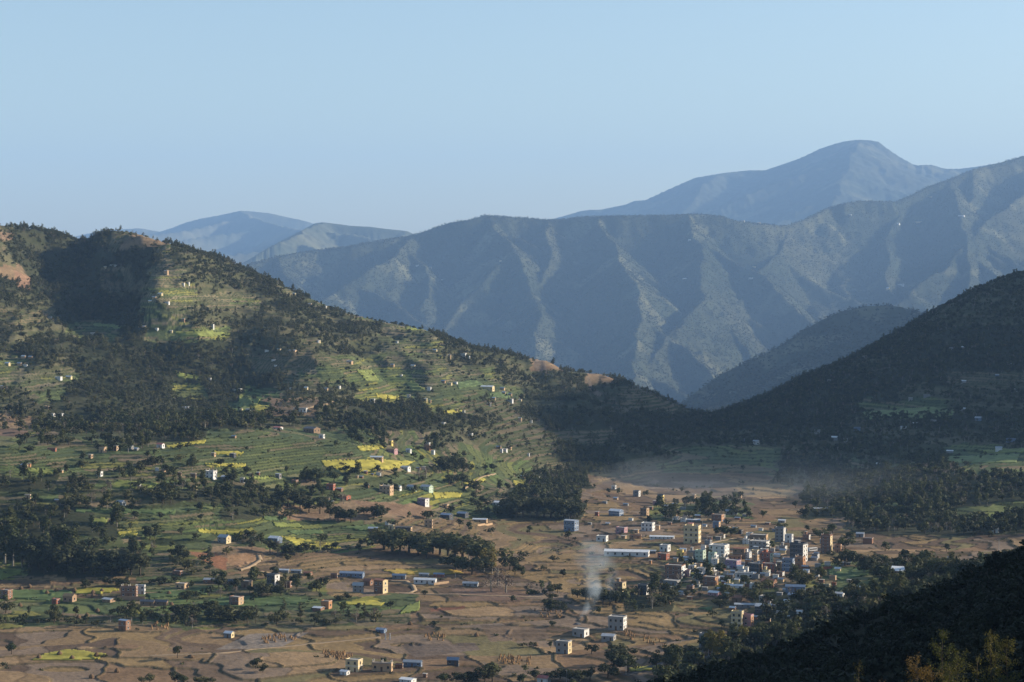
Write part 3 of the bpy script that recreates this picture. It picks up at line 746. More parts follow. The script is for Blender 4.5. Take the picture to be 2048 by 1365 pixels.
# trees placed where the photograph shows them: px, py of the foot, height in photo pixels, species
HAND = [(10,1128,105,3),(26,1132,92,3),(44,1136,70,3),(60,1138,66,0),(78,1138,60,0),(96,1140,58,0),(108,1142,52,8),(122,1130,82,3),(138,1134,88,3),(150,1138,60,8),(168,1146,48,0),(186,1147,50,0),(205,1148,45,8),(224,1150,52,0),(244,1150,40,8),(262,1150,50,0),(280,1150,44,0),(60,1140,40,0),
 (172,1178,22,0),(210,1174,22,0),(232,1172,18,8),(246,1173,16,8),(318,1170,20,8),(330,1170,16,0),(352,1165,14,8),(374,1204,26,0),(392,1196,16,0),(238,1208,16,1),
 (272,1228,22,0),(300,1236,20,8),(312,1240,16,1),(352,1236,30,0),(366,1238,34,8),(388,1234,28,0),(412,1230,32,0),(440,1244,30,8),(456,1240,34,0),(474,1246,24,8),(490,1240,28,0),(598,1248,14,8),(630,1250,24,0),(646,1252,18,8),(672,1248,14,2),
 (522,1192,22,8),(536,1186,20,0),(562,1192,22,0),(678,1202,14,8),(692,1200,16,0),(722,1238,14,1),(640,1196,12,0),
 (768,1100,38,1),(784,1104,42,1),(800,1108,40,0),(818,1106,42,1),(836,1112,34,0),(852,1116,26,0),(866,1108,36,1),(880,1110,42,1),(896,1112,40,1),(910,1114,44,0),(925,1118,44,1),(938,1122,44,3),(952,1130,46,1),(912,1140,26,8),(926,1146,28,0),(944,1150,32,8),(968,1146,40,7),(984,1148,42,7),(996,1172,36,5),(1012,1186,34,5),(982,1184,30,5),(1020,1140,24,8),(1030,1150,20,0),
 (1032,1038,42,0),(1046,1036,48,0),(1060,1036,40,3),(1074,1036,46,0),(1088,1034,42,0),(1102,1036,44,8),(1116,1036,38,0),(1128,1036,38,8),(1142,1036,34,0),(1020,1030,36,0),(1156,1036,26,8),
 (495,1078,20,8),(540,1108,30,0),(555,1110,34,5),(572,1112,28,0),(590,1112,26,8),(610,1108,24,0),(626,1106,18,1),(640,1100,22,5),(655,1104,16,8),(672,1098,16,0),
 (300,1080,28,0),(310,1078,20,1),(355,1118,30,0),(362,1122,22,8),(392,1080,16,0),(505,1090,18,0),
 (560,1010,26,8),(576,1014,40,0),(588,1012,34,0),(600,1016,28,8),(618,1026,30,0),(640,1028,36,0),(660,1040,44,3),(676,1046,36,0),(690,1044,24,8),(702,1046,30,0),(728,1030,20,8),(748,1040,30,0),(764,1036,28,0),(755,1040,34,3),
 (612,965,30,1),(630,966,32,1),(668,966,28,1),(700,950,22,8),(494,946,14,1),(305,932,22,0),(292,934,16,8),(838,960,30,5),(852,956,26,5),(880,944,34,0),(896,946,36,0),(910,946,34,0),(926,948,26,0),(924,972,28,8),(898,970,22,0),(948,976,18,8),
 (1195,1012,8,8),(1115,1186,20,0),(1105,1200,16,8),(1070,1188,14,6),(1062,1180,18,5),(1100,1188,22,0),(1155,1196,22,8),(1172,1200,28,0),(1190,1204,34,0),(1206,1210,40,0),(1220,1212,34,8),(1232,1206,26,0),(1100,1222,28,0),(1112,1224,26,8),(868,1256,16,0),(1046,1296,12,8),(1064,1294,12,8),
 (1398,1016,20,0),(1410,1018,26,0),(1422,1016,22,8),(1432,1070,16,0),(1448,1074,26,1),(1462,1072,22,2),(1560,1062,18,2),(1665,1070,24,1),(1640,1076,22,2),(1650,1082,20,1),(1690,1096,26,2),(1700,1082,20,1),(1566,1100,14,2),(1690,1132,36,8),(1706,1128,28,0),(1722,1132,26,0),(1740,1142,30,0),(1762,1150,22,8),(1750,1128,22,0),(1728,1146,24,8),
 (1850,1140,42,1),(1866,1146,40,2),(1880,1152,44,1),(1896,1160,46,0),(1914,1164,40,1),(1930,1164,48,0),(1950,1162,44,0),(1968,1160,48,1),(1990,1150,46,0),(2012,1140,42,0),(2034,1138,44,0),(1840,1166,34,0),(1872,1178,30,1),(1820,1180,24,8),
 (1424,1318,62,7),(1440,1322,66,7),(1486,1300,52,7),(1510,1286,44,2),(1420,1310,54,1),(1530,1280,38,1),(1548,1276,34,0),(1338,1314,24,8),(1352,1316,22,0),(1368,1318,24,8),(1384,1312,22,0),
 (1242,1330,48,0),(1228,1345,52,0),(1256,1345,40,1),(1216,1356,34,8),(1180,1362,24,0),(1160,1364,30,8),(1140,1364,28,0),(1120,1360,26,0),(1100,1362,24,8),(1070,1364,26,0),(1045,1366,22,1),(985,1364,42,1),(970,1366,36,0),(950,1366,28,0),(930,1366,26,8),(912,1366,24,0),(890,1366,26,1),(512,1338,22,0),(526,1345,18,8),(300,1366,22,2),(350,1368,26,0),(368,1366,20,1),(400,1366,18,2),(420,1368,16,8),
 (1448,1190,24,1),(1466,1192,22,2),(1490,1196,26,1),(1506,1200,28,2),(1450,1210,26,0),(1440,1216,22,8),(1386,1190,14,1),(1400,1196,12,0),(1536,1180,24,2),(1604,1208,30,0),(1620,1216,28,1),(1636,1222,34,0),(1650,1212,26,2),(1590,1226,22,1),(1680,1220,20,2),(1700,1218,24,1),(1714,1200,22,0),(1632,1184,16,1),(1645,1180,14,8),(1740,1218,22,1),(1756,1202,16,2),(1858,1190,26,2),
 (60,905,14,8),(20,560,0,0)]
h_rows = []
for (px, py, hp, k) in HAND:
    if hp <= 0: continue
    if 745 < px < 1045 and 1090 < py < 1192:
        hp *= 1.3; k = {1: 2, 0: 1, 3: 3, 8: 8}.get(k, k) if px < 960 else k
    c = cast(px, min(py, 1364), 700.0)
    if c is None: continue
    if py > 1364: c = (c[0], c[1] * .995, c[2])
    h_rows.append((px, c[1], c[2], k, hp * c[1] / F / SPEC[k][3]))
h_rows = np.array(h_rows)
apx = np.concatenate([h_rows[:, 0], tpx]); aY = np.concatenate([h_rows[:, 1], tY]); az = np.concatenate([h_rows[:, 2], tz])
ak = np.concatenate([h_rows[:, 3].astype(int), tk]); as_ = np.concatenate([h_rows[:, 4], ts])
is_hand = np.arange(len(apx)) < len(h_rows)
aht = np.array([s[3] for s in SPEC])[ak] * as_
apy = YH + F * (H - az) / aY
tall_px = aht * F / aY
# how much of each tree shows above the land in front of it
ci = np.clip(np.searchsorted(cols, apx), 0, nc - 1); ri = np.clip(np.searchsorted(rows, aY) - 2, 0, nr - 1)
occ = RUNMIN[ri, ci]
show = np.clip(np.minimum(occ, 1365) - (apy - tall_px), 0, tall_px)
show = np.where((apx < 0) | (apx > 2048), 0, show)
score = show + 1000 * is_hand + np.where((aY < 700), -12, 0)
score = np.where(show <= 0, -1, score)
# indistinct trees deep inside the woods stay part of the wood
inwood = np.isin(np.concatenate([np.full(len(h_rows), 'x'), tlu]), ['F'])
score = np.where(inwood & ~is_hand, score * .62, score)
NIND = 470
order = np.argsort(-score)[:NIND]
cnt = {}
sel = []
for i in order:
    nm = SPEC[ak[i]][0]
    if cnt.get(nm, 0) >= 290: continue
    cnt[nm] = cnt.get(nm, 0) + 1; sel.append(i)
sel_set = np.zeros(len(apx), bool); sel_set[sel] = True
TINTW = {'needle': 'dark green', 'shade_dark': 'shade-darkened', 'brown': 'bare brown'}
TREES = []
def put_tree(px, Y, z, k, s, rot, hi, lab=None, grp=None, zs=None):
    nm, tint, kind, ht, cat = SPEC[k]
    hp = ht * s * F / Y; py = YH + F * (H - z) / Y
    size = 'tall' if hp > 34 else ('mid-sized' if hp > 17 else 'small')
    form = {'broad': 'leafy', 'round': 'round-crowned', 'tall': 'narrow', 'pine': 'pointed', 'bare': 'winter', 'bush': 'low'}[kind]
    reg = region(px, py - 3)
    l = lab or f'{size} {TINTW.get(tint, tint)} {form} {cat} {reg}'
    x = (px - 1024) / F * Y
    e = bpy.data.objects.new(nm, None); COL.objects.link(e); e.empty_display_size = .5
    e.location = (x, Y, z); e.rotation_euler = (0, 0, rot); e.scale = (s * (zs or 1), s * (zs or 1), s)
    TREES.append(e); e['px'] = float(px)
    tag(e, l, cat, grp or f'{TINTW.get(tint, tint)} {cat}s {reg}')
    cm = PROTO[k][0][int(rot * 10) % 3] if hi else PROTO[k][1][int(rot * 10) % 2]
    cr = bpy.data.objects.new('foliage' if cat == 'bush' else 'crown', cm); COL.objects.link(cr); cr.parent = e
    tr = bpy.data.objects.new('stem' if cat == 'bush' else 'trunk', PROTO[k][2]); COL.objects.link(tr); tr.parent = e
    return e, cr, tr
LO = {}
used_lo = 0
for n_, i in enumerate(sel):
    hi = tall_px[i] > 13
    rot = rng.uniform(0, 6.28)
    wide = {3: 1.4}.get(int(ak[i]), 1.4 if is_hand[i] else 1.1)
    e, cr, tr = put_tree(apx[i], aY[i], az[i] - .2, int(ak[i]), as_[i], rot, hi, zs=wide)
    if not hi and (int(ak[i]), cr.data.name) not in LO: LO[(int(ak[i]), cr.data.name)] = (cr, tr)
# make sure every plain version stands somewhere as a real tree
for k in range(len(SPEC)):
    for j in range(2):
        cm = PROTO[k][1][j]
        if (k, cm.name) in LO: continue
        cand = [i for i in range(len(apx)) if ak[i] == k and not sel_set[i] and show[i] > 3]
        if not cand: cand = [i for i in range(len(apx)) if not sel_set[i] and show[i] > 3]
        i = cand[j * 7 % len(cand)]; sel_set[i] = True
        e, cr, tr = put_tree(apx[i], aY[i], az[i] - .2, k, as_[i], 0.0 if j == 0 else .1, False)
        cr.data = cm; LO[(k, cm.name)] = (cr, tr)
LOK = {k: [LO[(k, PROTO[k][1][j].name)] for j in range(2)] for k in range(len(SPEC))}

# the woods that nobody could count: points carrying plain trees
def scatter_nodes(kinds, realize=False):
    ng = bpy.data.node_groups.new('wood_nodes', 'GeometryNodeTree')
    ng.interface.new_socket('Geometry', in_out='INPUT', socket_type='NodeSocketGeometry'); ng.interface.new_socket('Geometry', in_out='OUTPUT', socket_type='NodeSocketGeometry')
    gi = ng.nodes.new('NodeGroupInput'); go = ng.nodes.new('NodeGroupOutput'); jn = ng.nodes.new('GeometryNodeJoinGeometry')
    def attr(n, t):
        a = ng.nodes.new('GeometryNodeInputNamedAttribute'); a.data_type = t; a.inputs['Name'].default_value = n; return a.outputs['Attribute']
    ak_ = attr('kind', 'INT'); asc = attr('size', 'FLOAT_VECTOR'); ar = attr('turn', 'FLOAT')
    cx_ = ng.nodes.new('ShaderNodeCombineXYZ'); ng.links.new(ar, cx_.inputs['Z'])
    for kk in kinds:
        for j in range(2):
            cr, tr = LOK[kk][j]
            jj_ = ng.nodes.new('GeometryNodeJoinGeometry')
            for ob in (cr, tr):
                oi = ng.nodes.new('GeometryNodeObjectInfo'); oi.inputs['Object'].default_value = ob; oi.transform_space = 'ORIGINAL'
                ng.links.new(oi.outputs['Geometry'], jj_.inputs[0])
            cmp = ng.nodes.new('FunctionNodeCompare'); cmp.data_type = 'INT'; cmp.operation = 'EQUAL'
            ng.links.new(ak_, cmp.inputs[2]); cmp.inputs[3].default_value = kk * 2 + j
            ip = ng.nodes.new('GeometryNodeInstanceOnPoints')
            ng.links.new(gi.outputs[0], ip.inputs['Points']); ng.links.new(cmp.outputs[0], ip.inputs['Selection']); ng.links.new(jj_.outputs[0], ip.inputs['Instance'])
            ng.links.new(cx_.outputs[0], ip.inputs['Rotation']); ng.links.new(asc, ip.inputs['Scale'])
            ng.links.new(ip.outputs[0], jn.inputs[0])
    ng.links.new(jn.outputs[0], go.inputs[0])
    return ng
def wood(name, label, x, y, z, k, s, wide=1.0):
    n = len(x)
    me = bpy.data.meshes.new(name); me.vertices.add(n); me.vertices.foreach_set('co', np.stack([x, y, z], -1).astype(np.float32).ravel())
    a = me.attributes.new('kind', 'INT', 'POINT'); a.data.foreach_set('value', (k * 2 + rng.integers(0, 2, n)).astype(np.int32))
    a = me.attributes.new('size', 'FLOAT_VECTOR', 'POINT'); a.data.foreach_set('vector', np.stack([s * wide * rng.uniform(.8, 1.3, n), s * wide * rng.uniform(.8, 1.3, n), s], -1).astype(np.float32).ravel())
    a = me.attributes.new('turn', 'FLOAT', 'POINT'); a.data.foreach_set('value', rng.uniform(0, 6.28, n).astype(np.float32))
    me.update()
    o = link(name, me); tag(o, label, kind='stuff')
    md = o.modifiers.new('trees', 'NODES'); md.node_group = scatter_nodes(sorted(set(int(v) for v in k)))
    return o
rest = ~sel_set
ax = (apx - 1024) / F * aY
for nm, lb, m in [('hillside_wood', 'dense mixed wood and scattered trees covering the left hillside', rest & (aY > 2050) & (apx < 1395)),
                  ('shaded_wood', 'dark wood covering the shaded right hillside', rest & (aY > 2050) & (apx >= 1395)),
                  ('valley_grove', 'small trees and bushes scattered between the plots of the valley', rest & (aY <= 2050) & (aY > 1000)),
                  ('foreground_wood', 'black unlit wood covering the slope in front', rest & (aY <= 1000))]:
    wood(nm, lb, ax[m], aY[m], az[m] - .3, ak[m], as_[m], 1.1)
# far woods on the long mountain: clumps of big trees
def far_wood(name, label, L, n, smin, smax, front=.9, thr=-.1, kinds=(0, 8, 4)):
    w = np.where((L['SS'] > -.02) & (L['sf'] < front), 1.0, 0.0) * (fbm(L['X'] / 500, L['Y'] / 600, 4, 900) > thr) * L['Y'] ** .0
    pr = w.ravel() / w.sum(); pk = rng.choice(pr.size, n, p=pr)
    X, Y, z = L['X'].ravel()[pk], L['Y'].ravel()[pk], L['z'].ravel()[pk]
    wood(name, label, X + rng.uniform(-9, 9, n), Y, z - 1, rng.choice(kinds, n), rng.uniform(smin, smax, n), 1.3)
far_wood('mountain_wood', 'hazy forest covering the long mountain ridge', L_mid, 130000, .6, 1.35, thr=-.9, kinds=(0, 8, 4, 1, 2))
far_wood('ridge_wood', 'dark forest covering the shaded ridge behind the right hillside', L_r2, 16000, .8, 1.3, thr=-.6)
# ------------------------------------------------------------------ crops standing on particular plots
CROPC = {'mustard': (.29, .255, .05), 'green': (.085, .118, .045), 'lime': (.16, .18, .05), 'gold': (.36, .25, .06), 'pale': (.16, .19, .07)}
CROPM = {k: mat(k + '_crop', v, .8, .1, var=.42, scale=.09, space='Object', bump=.6) for k, v in CROPC.items()}
PXc, PYc = np.meshgrid((cols[:-1] + cols[1:]) / 2, np.arange(nr - 1)); PYcc = (PYg[:-1, :-1] + PYg[1:, 1:]) / 2
VISC = PYcc < RUNMIN[:-1, :-1] + 1.5
def crop(kind, poly, label, h=.45):
    xs = [p[0] for p in poly]; ys = [p[1] for p in poly]
    m = (PXc > min(xs)) & (PXc < max(xs)) & (PYcc > min(ys)) & (PYcc < max(ys)) & VISC
    sub = np.zeros(m.shape, bool); sub[m] = in_poly(PXc[m], PYcc[m] + 2.2 * fbm(PXc[m] / 16, PYcc[m] / 9, 3, 3), poly)
    q = grid_faces(nr, nc, sub)
    if len(q) < 3: return
    used, inv = np.unique(q, return_inverse=True); inv = inv.reshape(-1, 4)
    top = VG[used] + np.array([0, 0, h]); top[:, 2] += .12 * pn(top[:, 0] / 3, top[:, 1] / 4, 8)
    bot = VG[used] + np.array([0, 0, -.3])
    e = np.concatenate([inv[:, [0, 1]], inv[:, [1, 2]], inv[:, [2, 3]], inv[:, [3, 0]]])
    key = np.sort(e, 1); _, ix, ct = np.unique(key, axis=0, return_index=True, return_counts=True)
    b = e[ix[ct == 1]]; n = len(used)
    skirt = np.stack([b[:, 1], b[:, 0], b[:, 0] + n, b[:, 1] + n], -1)
    me = mesh_np(kind + '_crop', np.concatenate([top, bot]), np.concatenate([inv, skirt])); me.materials.append(CROPM[kind])
    tag(link({'mustard': 'mustard_crop', 'gold': 'rice_stubble'}.get(kind, 'green_crop'), me), label, kind='stuff')
CROPS = [('mustard', [(62,1321),(88,1309),(132,1300),(165,1303),(213,1309),(198,1318),(141,1322)], 'bright yellow mustard plot with four haystacks at the lower left corner'),
 ('lime', [(-10,1139),(52,1141),(28,1152),(-10,1163)], 'yellow green plot at the left edge below the tall trees'),
 ('green', [(-10,1180),(140,1182),(150,1196),(110,1202),(-10,1197)], 'green plot behind the brick farmhouse at the left edge'), ('mustard', [(150,1177),(226,1176),(240,1182),(200,1188),(150,1188)], 'yellow strip beside the unfinished white and brick house'),
 ('green', [(288,1183),(400,1176),(415,1190),(300,1197)], 'green plot right of the unfinished white and brick house'), ('green', [(375,1209),(450,1195),(520,1192),(640,1202),(560,1212),(440,1215),(380,1214)], 'green plot around the flat roofed brick block'),
 ('mustard', [(665,1207),(745,1202),(770,1207),(760,1213),(700,1210)], 'small yellow plot right of the brick hut with a white roof'), ('lime', [(797,1229),(815,1212),(840,1203),(838,1222)], 'lime green triangular plot right of the lower central farm'),
 ('gold', [(762,1140),(850,1138),(905,1141),(930,1147),(860,1150),(790,1149)], 'golden stubble strip above the long tin roofed sheds'), ('mustard', [(560,1073),(600,1078),(640,1085),(684,1094),(670,1100),(600,1096)], 'yellow mustard strip above the cut bank houses'),
 ('green', [(525,1033),(572,1033),(574,1040),(530,1042)], 'upper of three green plots under the grove'), ('lime', [(545,1045),(600,1049),(608,1057),(550,1054)], 'middle of three green plots under the grove'), ('green', [(575,1062),(640,1059),(648,1068),(590,1070)], 'lowest of three green plots under the grove'),
 ('green', [(680,1056),(745,1050),(760,1058),(720,1062)], 'green plot left of the long dark block'),
 ('mustard', [(642,922),(760,919),(830,924),(800,936),(720,944),(650,935)], 'largest yellow mustard plot below the wooded slope'), ('mustard', [(713,893),(760,891),(772,897),(720,903)], 'yellow plot left of the pink hamlet'),
 ('mustard', [(865,984),(925,986),(920,996),(868,998)], 'yellow plot beside the purple and white house'), ('mustard', [(925,968),(960,954),(972,960),(945,976)], 'yellow plot crossed by a path on the knoll'), ('mustard', [(1025,962),(1055,959),(1052,970),(1028,970)], 'small yellow plot left of the dense grove'),
 ('mustard', [(395,1060),(440,1061),(488,1066),(470,1071),(400,1066)], 'yellow plot above the grey gabled house'), ('mustard', [(234,1065),(278,1064),(272,1072),(238,1072)], 'yellow plot in the grove at the left'), ('green', [(150,1017),(210,1019),(350,1020),(350,1029),(150,1025)], 'green plot in front of the grey and white farmhouse'),
 ('lime', [(181,1037),(216,1038),(212,1047),(184,1046)], 'small lime plot between the left groves'), ('mustard', [(424,903),(487,905),(482,911),(427,909)], 'thin yellow strip in the green terraces'), ('mustard', [(408,927),(492,928),(490,936),(412,934)], 'yellow terrace above the white post house'),
 ('mustard', [(330,892),(412,880),(410,886),(335,897)], 'yellow strip beside the white hut with red roof'), ('lime', [(488,956),(560,953),(556,959),(493,960)], 'lime strip below the green terraces'), ('lime', [(53,938),(114,941),(112,948),(58,946)], 'lime plot right of the tan hut at the left'),
 ('lime', [(215,960),(330,968),(326,979),(225,976)], 'lime plot below the red earth strip at the left'), ('pale', [(186,648),(259,653),(260,659),(188,653)], 'long pale green terrace under the left peak'), ('lime', [(350,665),(420,661),(462,668),(442,675),(358,672)], 'yellow green plots on the saddle under the left peak'),
 ('lime', [(350,745),(406,752),(403,763),(358,755)], 'yellow plot in the middle of the left wood'), ('mustard', [(500,809),(542,814),(538,823),(500,821)], 'yellow terrace above the rounded grove on the left slope'), ('lime', [(478,793),(520,799),(502,832),(478,826)], 'yellow stepped plots above the green terraces'),
 ('mustard', [(878,822),(922,820),(930,826),(884,828)], 'yellow strip in the wood on the lower slope'), ('mustard', [(750,787),(802,795),(800,801),(754,796)], 'yellow strip by the hillside lane'), ('lime', [(810,765),(830,764),(850,780),(825,784)], 'yellow triangle beside the middle hillside houses'),
 ('lime', [(710,739),(742,739),(758,761),(734,763)], 'striped lime terraces in the middle of the left slope'), ('green', [(910,765),(950,759),(968,772),(918,778)], 'green plot left of the long white school on the slope'), ('green', [(976,786),(1024,785),(1020,798),(983,796)], 'green plot below the long white school on the slope'),
 ('lime', [(810,654),(848,655),(846,661),(813,660)], 'pale plot on the skyline beside the twin white houses'), ('pale', [(1725,826),(1850,815),(1912,820),(1902,836),(1740,840)], 'dull green plot in the shade of the right hillside'), ('lime', [(1958,901),(2050,897),(2050,904),(1965,907)], 'sunlit strip at the right edge of the shaded slope'),
 ('pale', [(1890,915),(2040,908),(2032,926),(1900,926)], 'sunlit stepped green plot at the right edge'), ('pale', [(1740,1009),(1790,1006),(1800,1012),(1750,1015)], 'dull green plot beyond the right of town'), ('green', [(1655,1134),(1735,1137),(1738,1150),(1680,1161),(1658,1150)], 'bright green plot left of the brick hall with a white roof'),
 ('lime', [(1958,1027),(2002,1026),(2004,1040),(1962,1041)], 'lime plot at the right edge beyond the town'), ('green', [(1395,1218),(1425,1214),(1422,1222)], 'tiny green plot under the town'), ('mustard', [(1258,1337),(1322,1330),(1310,1341),(1262,1344)], 'small yellow plot at the bottom edge near the pole')]
for c in CROPS: crop(*c)

# ------------------------------------------------------------------ lanes
def lane(name, label, pts, width, m, ymin=950):
    W = []
    for px, py in pts:
        c = cast(px, py, ymin)
        if c: W.append(Vector(c))
    if len(W) < 2: return
    P = []
    for a, b in zip(W[:-1], W[1:]):
        n = max(2, int((b - a).length / 6))
        P += [a.lerp(b, t / n) for t in range(n)]
    P.append(W[-1])
    V = []
    for i, p in enumerate(P):
        d = (P[min(i + 1, len(P) - 1)] - P[max(i - 1, 0)]); d.z = 0; d.normalize(); s = Vector((-d.y, d.x, 0)) * width / 2
        zz = max(float(ground(p.x + s.x * t, p.y + s.y * t)) for t in (-1, -.5, 0, .5, 1))
        V.append((p, s, zz))
    zs = np.array([v[2] for v in V]); zs = np.convolve(np.pad(zs, 2, 'edge'), np.ones(5) / 5, 'valid'); zs = np.maximum(zs, [v[2] for v in V]) + .15
    VV, Q = [], []
    for (p, s, _), z in zip(V, zs):
        VV += [(p.x - s.x, p.y - s.y, z - 2.5), (p.x - s.x, p.y - s.y, z), (p.x + s.x, p.y + s.y, z), (p.x + s.x, p.y + s.y, z - 2.5)]
    for i in range(len(V) - 1):
        for k in range(3): Q.append((4 * i + k, 4 * i + k + 1, 4 * i + k + 5, 4 * i + k + 4))
    me = mesh_np(name, np.array(VV), np.array(Q)); me.materials.append(m)
    tag(link(name, me), label, kind='structure')
M_dust = mat('lane_dust', (.27, .20, .13), .95, .05, var=.2, scale=.3)
M_asph = mat('old_asphalt', (.09, .085, .08), .9, .1, var=.2, scale=.3)
lane('village_street', 'dusty main street climbing between the tall houses of the town', [(1372,1166),(1388,1160),(1420,1148),(1448,1141),(1480,1134),(1520,1122),(1552,1112),(1584,1103),(1625,1096)], 9, M_dust)
lane('field_track', 'pale track embankment at the upper side of the town', [(1412,1088),(1440,1082),(1468,1078),(1500,1079)], 5, M_dust)
lane('farm_track', 'pale curved farm track at the lower centre', [(563,1155),(545,1148),(521,1143)], 4, M_dust)
lane('farm_track', 'pale track from the brick farm round to the tin sheds', [(782,1163),(813,1163),(826,1172),(830,1181),(815,1186),(790,1186)], 3.5, M_dust)
lane('farm_track', 'straight track along the hedge in the middle fields', [(800,1187),(900,1189),(1000,1192),(1100,1196)], 3.5, M_dust)
lane('footpath', 'thin path leading right from the unfinished white and brick house', [(288,1187),(320,1184),(352,1181),(380,1178)], 2.5, M_dust)
lane('hill_lane', 'pale lane crossing the left slope beside the white school hut', [(535,829),(570,824),(603,820),(630,814),(655,809),(700,803)], 4, M_dust, 1900)
lane('farm_track', 'cut lane climbing past the orange bank', [(478,1140),(500,1133),(520,1120),(516,1110)], 4, M_dust)
lane('footpath', 'pale path through the yellow plots on the knoll', [(928,978),(945,966),(960,956),(990,948)], 2.5, M_dust)
lane('field_track', 'light track over the stubble at the lower left', [(300,1312),(420,1308),(540,1297),(660,1285),(760,1276)], 3, M_dust)
lane('valley_road', 'grey road below the pale four storey block', [(1250,1352),(1320,1330),(1400,1316),(1450,1312),(1500,1300)], 6, M_asph)
lane('town_lane', 'short lane in front of the grey walled court', [(1500,1216),(1540,1210),(1580,1216),(1610,1224)], 5, M_dust)

# ------------------------------------------------------------------ buildings
WC = {'white': (.56, .55, .53), 'cream': (.52, .42, .25), 'yellow': (.62, .47, .15), 'brick': (.21, .115, .075), 'red': (.27, .10, .065), 'tan': (.42, .29, .18), 'orange': (.36, .19, .10), 'concrete': (.27, .26, .25),
      'grey': (.20, .20, .205), 'mud': (.30, .20, .13), 'blue': (.14, .18, .25), 'green': (.38, .46, .36), 'pink': (.36, .21, .22), 'purple': (.20, .15, .23), 'brown': (.22, .15, .10), 'dark': (.07, .075, .085)}
WM = {k: mat(k + '_wall', v, .88, .1, var=.14, scale=.35) for k, v in WC.items()}
RC_ = {'tin': (.34, .36, .38), 'whitetin': (.60, .61, .62), 'bluetin': (.17, .22, .30), 'rust': (.26, .13, .085), 'slab': (.36, .34, .31), 'thatch': (.25, .18, .10), 'redtin': (.40, .12, .09), 'slate': (.11, .12, .14)}
RM = {k: mat(k + '_roof', v, .45 if 'tin' in k else .9, .4 if 'tin' in k else .1, var=.15, scale=.5) for k, v in RC_.items()}
M_glass = mat('window_glass', (.025, .03, .035), .2, .5)
M_frame = mat('window_frame', (.30, .22, .15), .7, .2)
M_door = mat('door_wood', (.12, .07, .04), .7, .2)
M_rebar = mat('bare_concrete_post', (.42, .39, .35), .9, .1)

def box(V, Q, x0, x1, y0, y1, z0, z1):
    o = len(V)
    V += [(x0,y0,z0),(x1,y0,z0),(x1,y1,z0),(x0,y1,z0),(x0,y0,z1),(x1,y0,z1),(x1,y1,z1),(x0,y1,z1)]
    Q += [tuple(o + i for i in f) for f in ((0,3,2,1),(4,5,6,7),(0,1,5,4),(1,2,6,5),(2,3,7,6),(3,0,4,7))]
def pymesh(name, V, F_, mats, idx=None):
    me = bpy.data.meshes.new(name); me.from_pydata(V, [], F_); me.update()
    for m_ in mats: me.materials.append(m_)
    if idx: me.polygons.foreach_set('material_index', idx)
    return me
def box_mesh(name, m_, *b):
    V, Q = [], []; box(V, Q, *b); return pymesh(name, V, Q, [m_])
# one window: dark pane set in a raised frame with a sill; unit 1.2 x 1.3 m, faces -y
V, Q = [], []
box(V, Q, -.6, .6, -.06, .02, -.02, .07); box(V, Q, -.6, .6, -.06, .02, 1.25, 1.33); box(V, Q, -.6, -.52, -.06, .02, .07, 1.25); box(V, Q, .52, .6, -.06, .02, .07, 1.25); box(V, Q, -.68, .68, -.14, .02, -.1, -.02)
nfr = len(Q); V += [(-.52,-.02,.07),(.52,-.02,.07),(.52,-.02,1.25),(-.52,-.02,1.25)]; Q += [(len(V)-4,len(V)-3,len(V)-2,len(V)-1)]
WIN = {}
for nm_, fm in (('wood', M_frame), ('white', WM['white']), ('dark', WM['dark'])):
    WIN[nm_] = pymesh('window', V, Q, [fm, M_glass], [0] * nfr + [1])
DOOR = box_mesh('door', M_door, -.5, .5, -.05, .03, 0, 2.1)
POST = box_mesh('post', M_rebar, -.18, .18, -.18, .18, 0, 1.6)
NB = 0
HOUSES = []
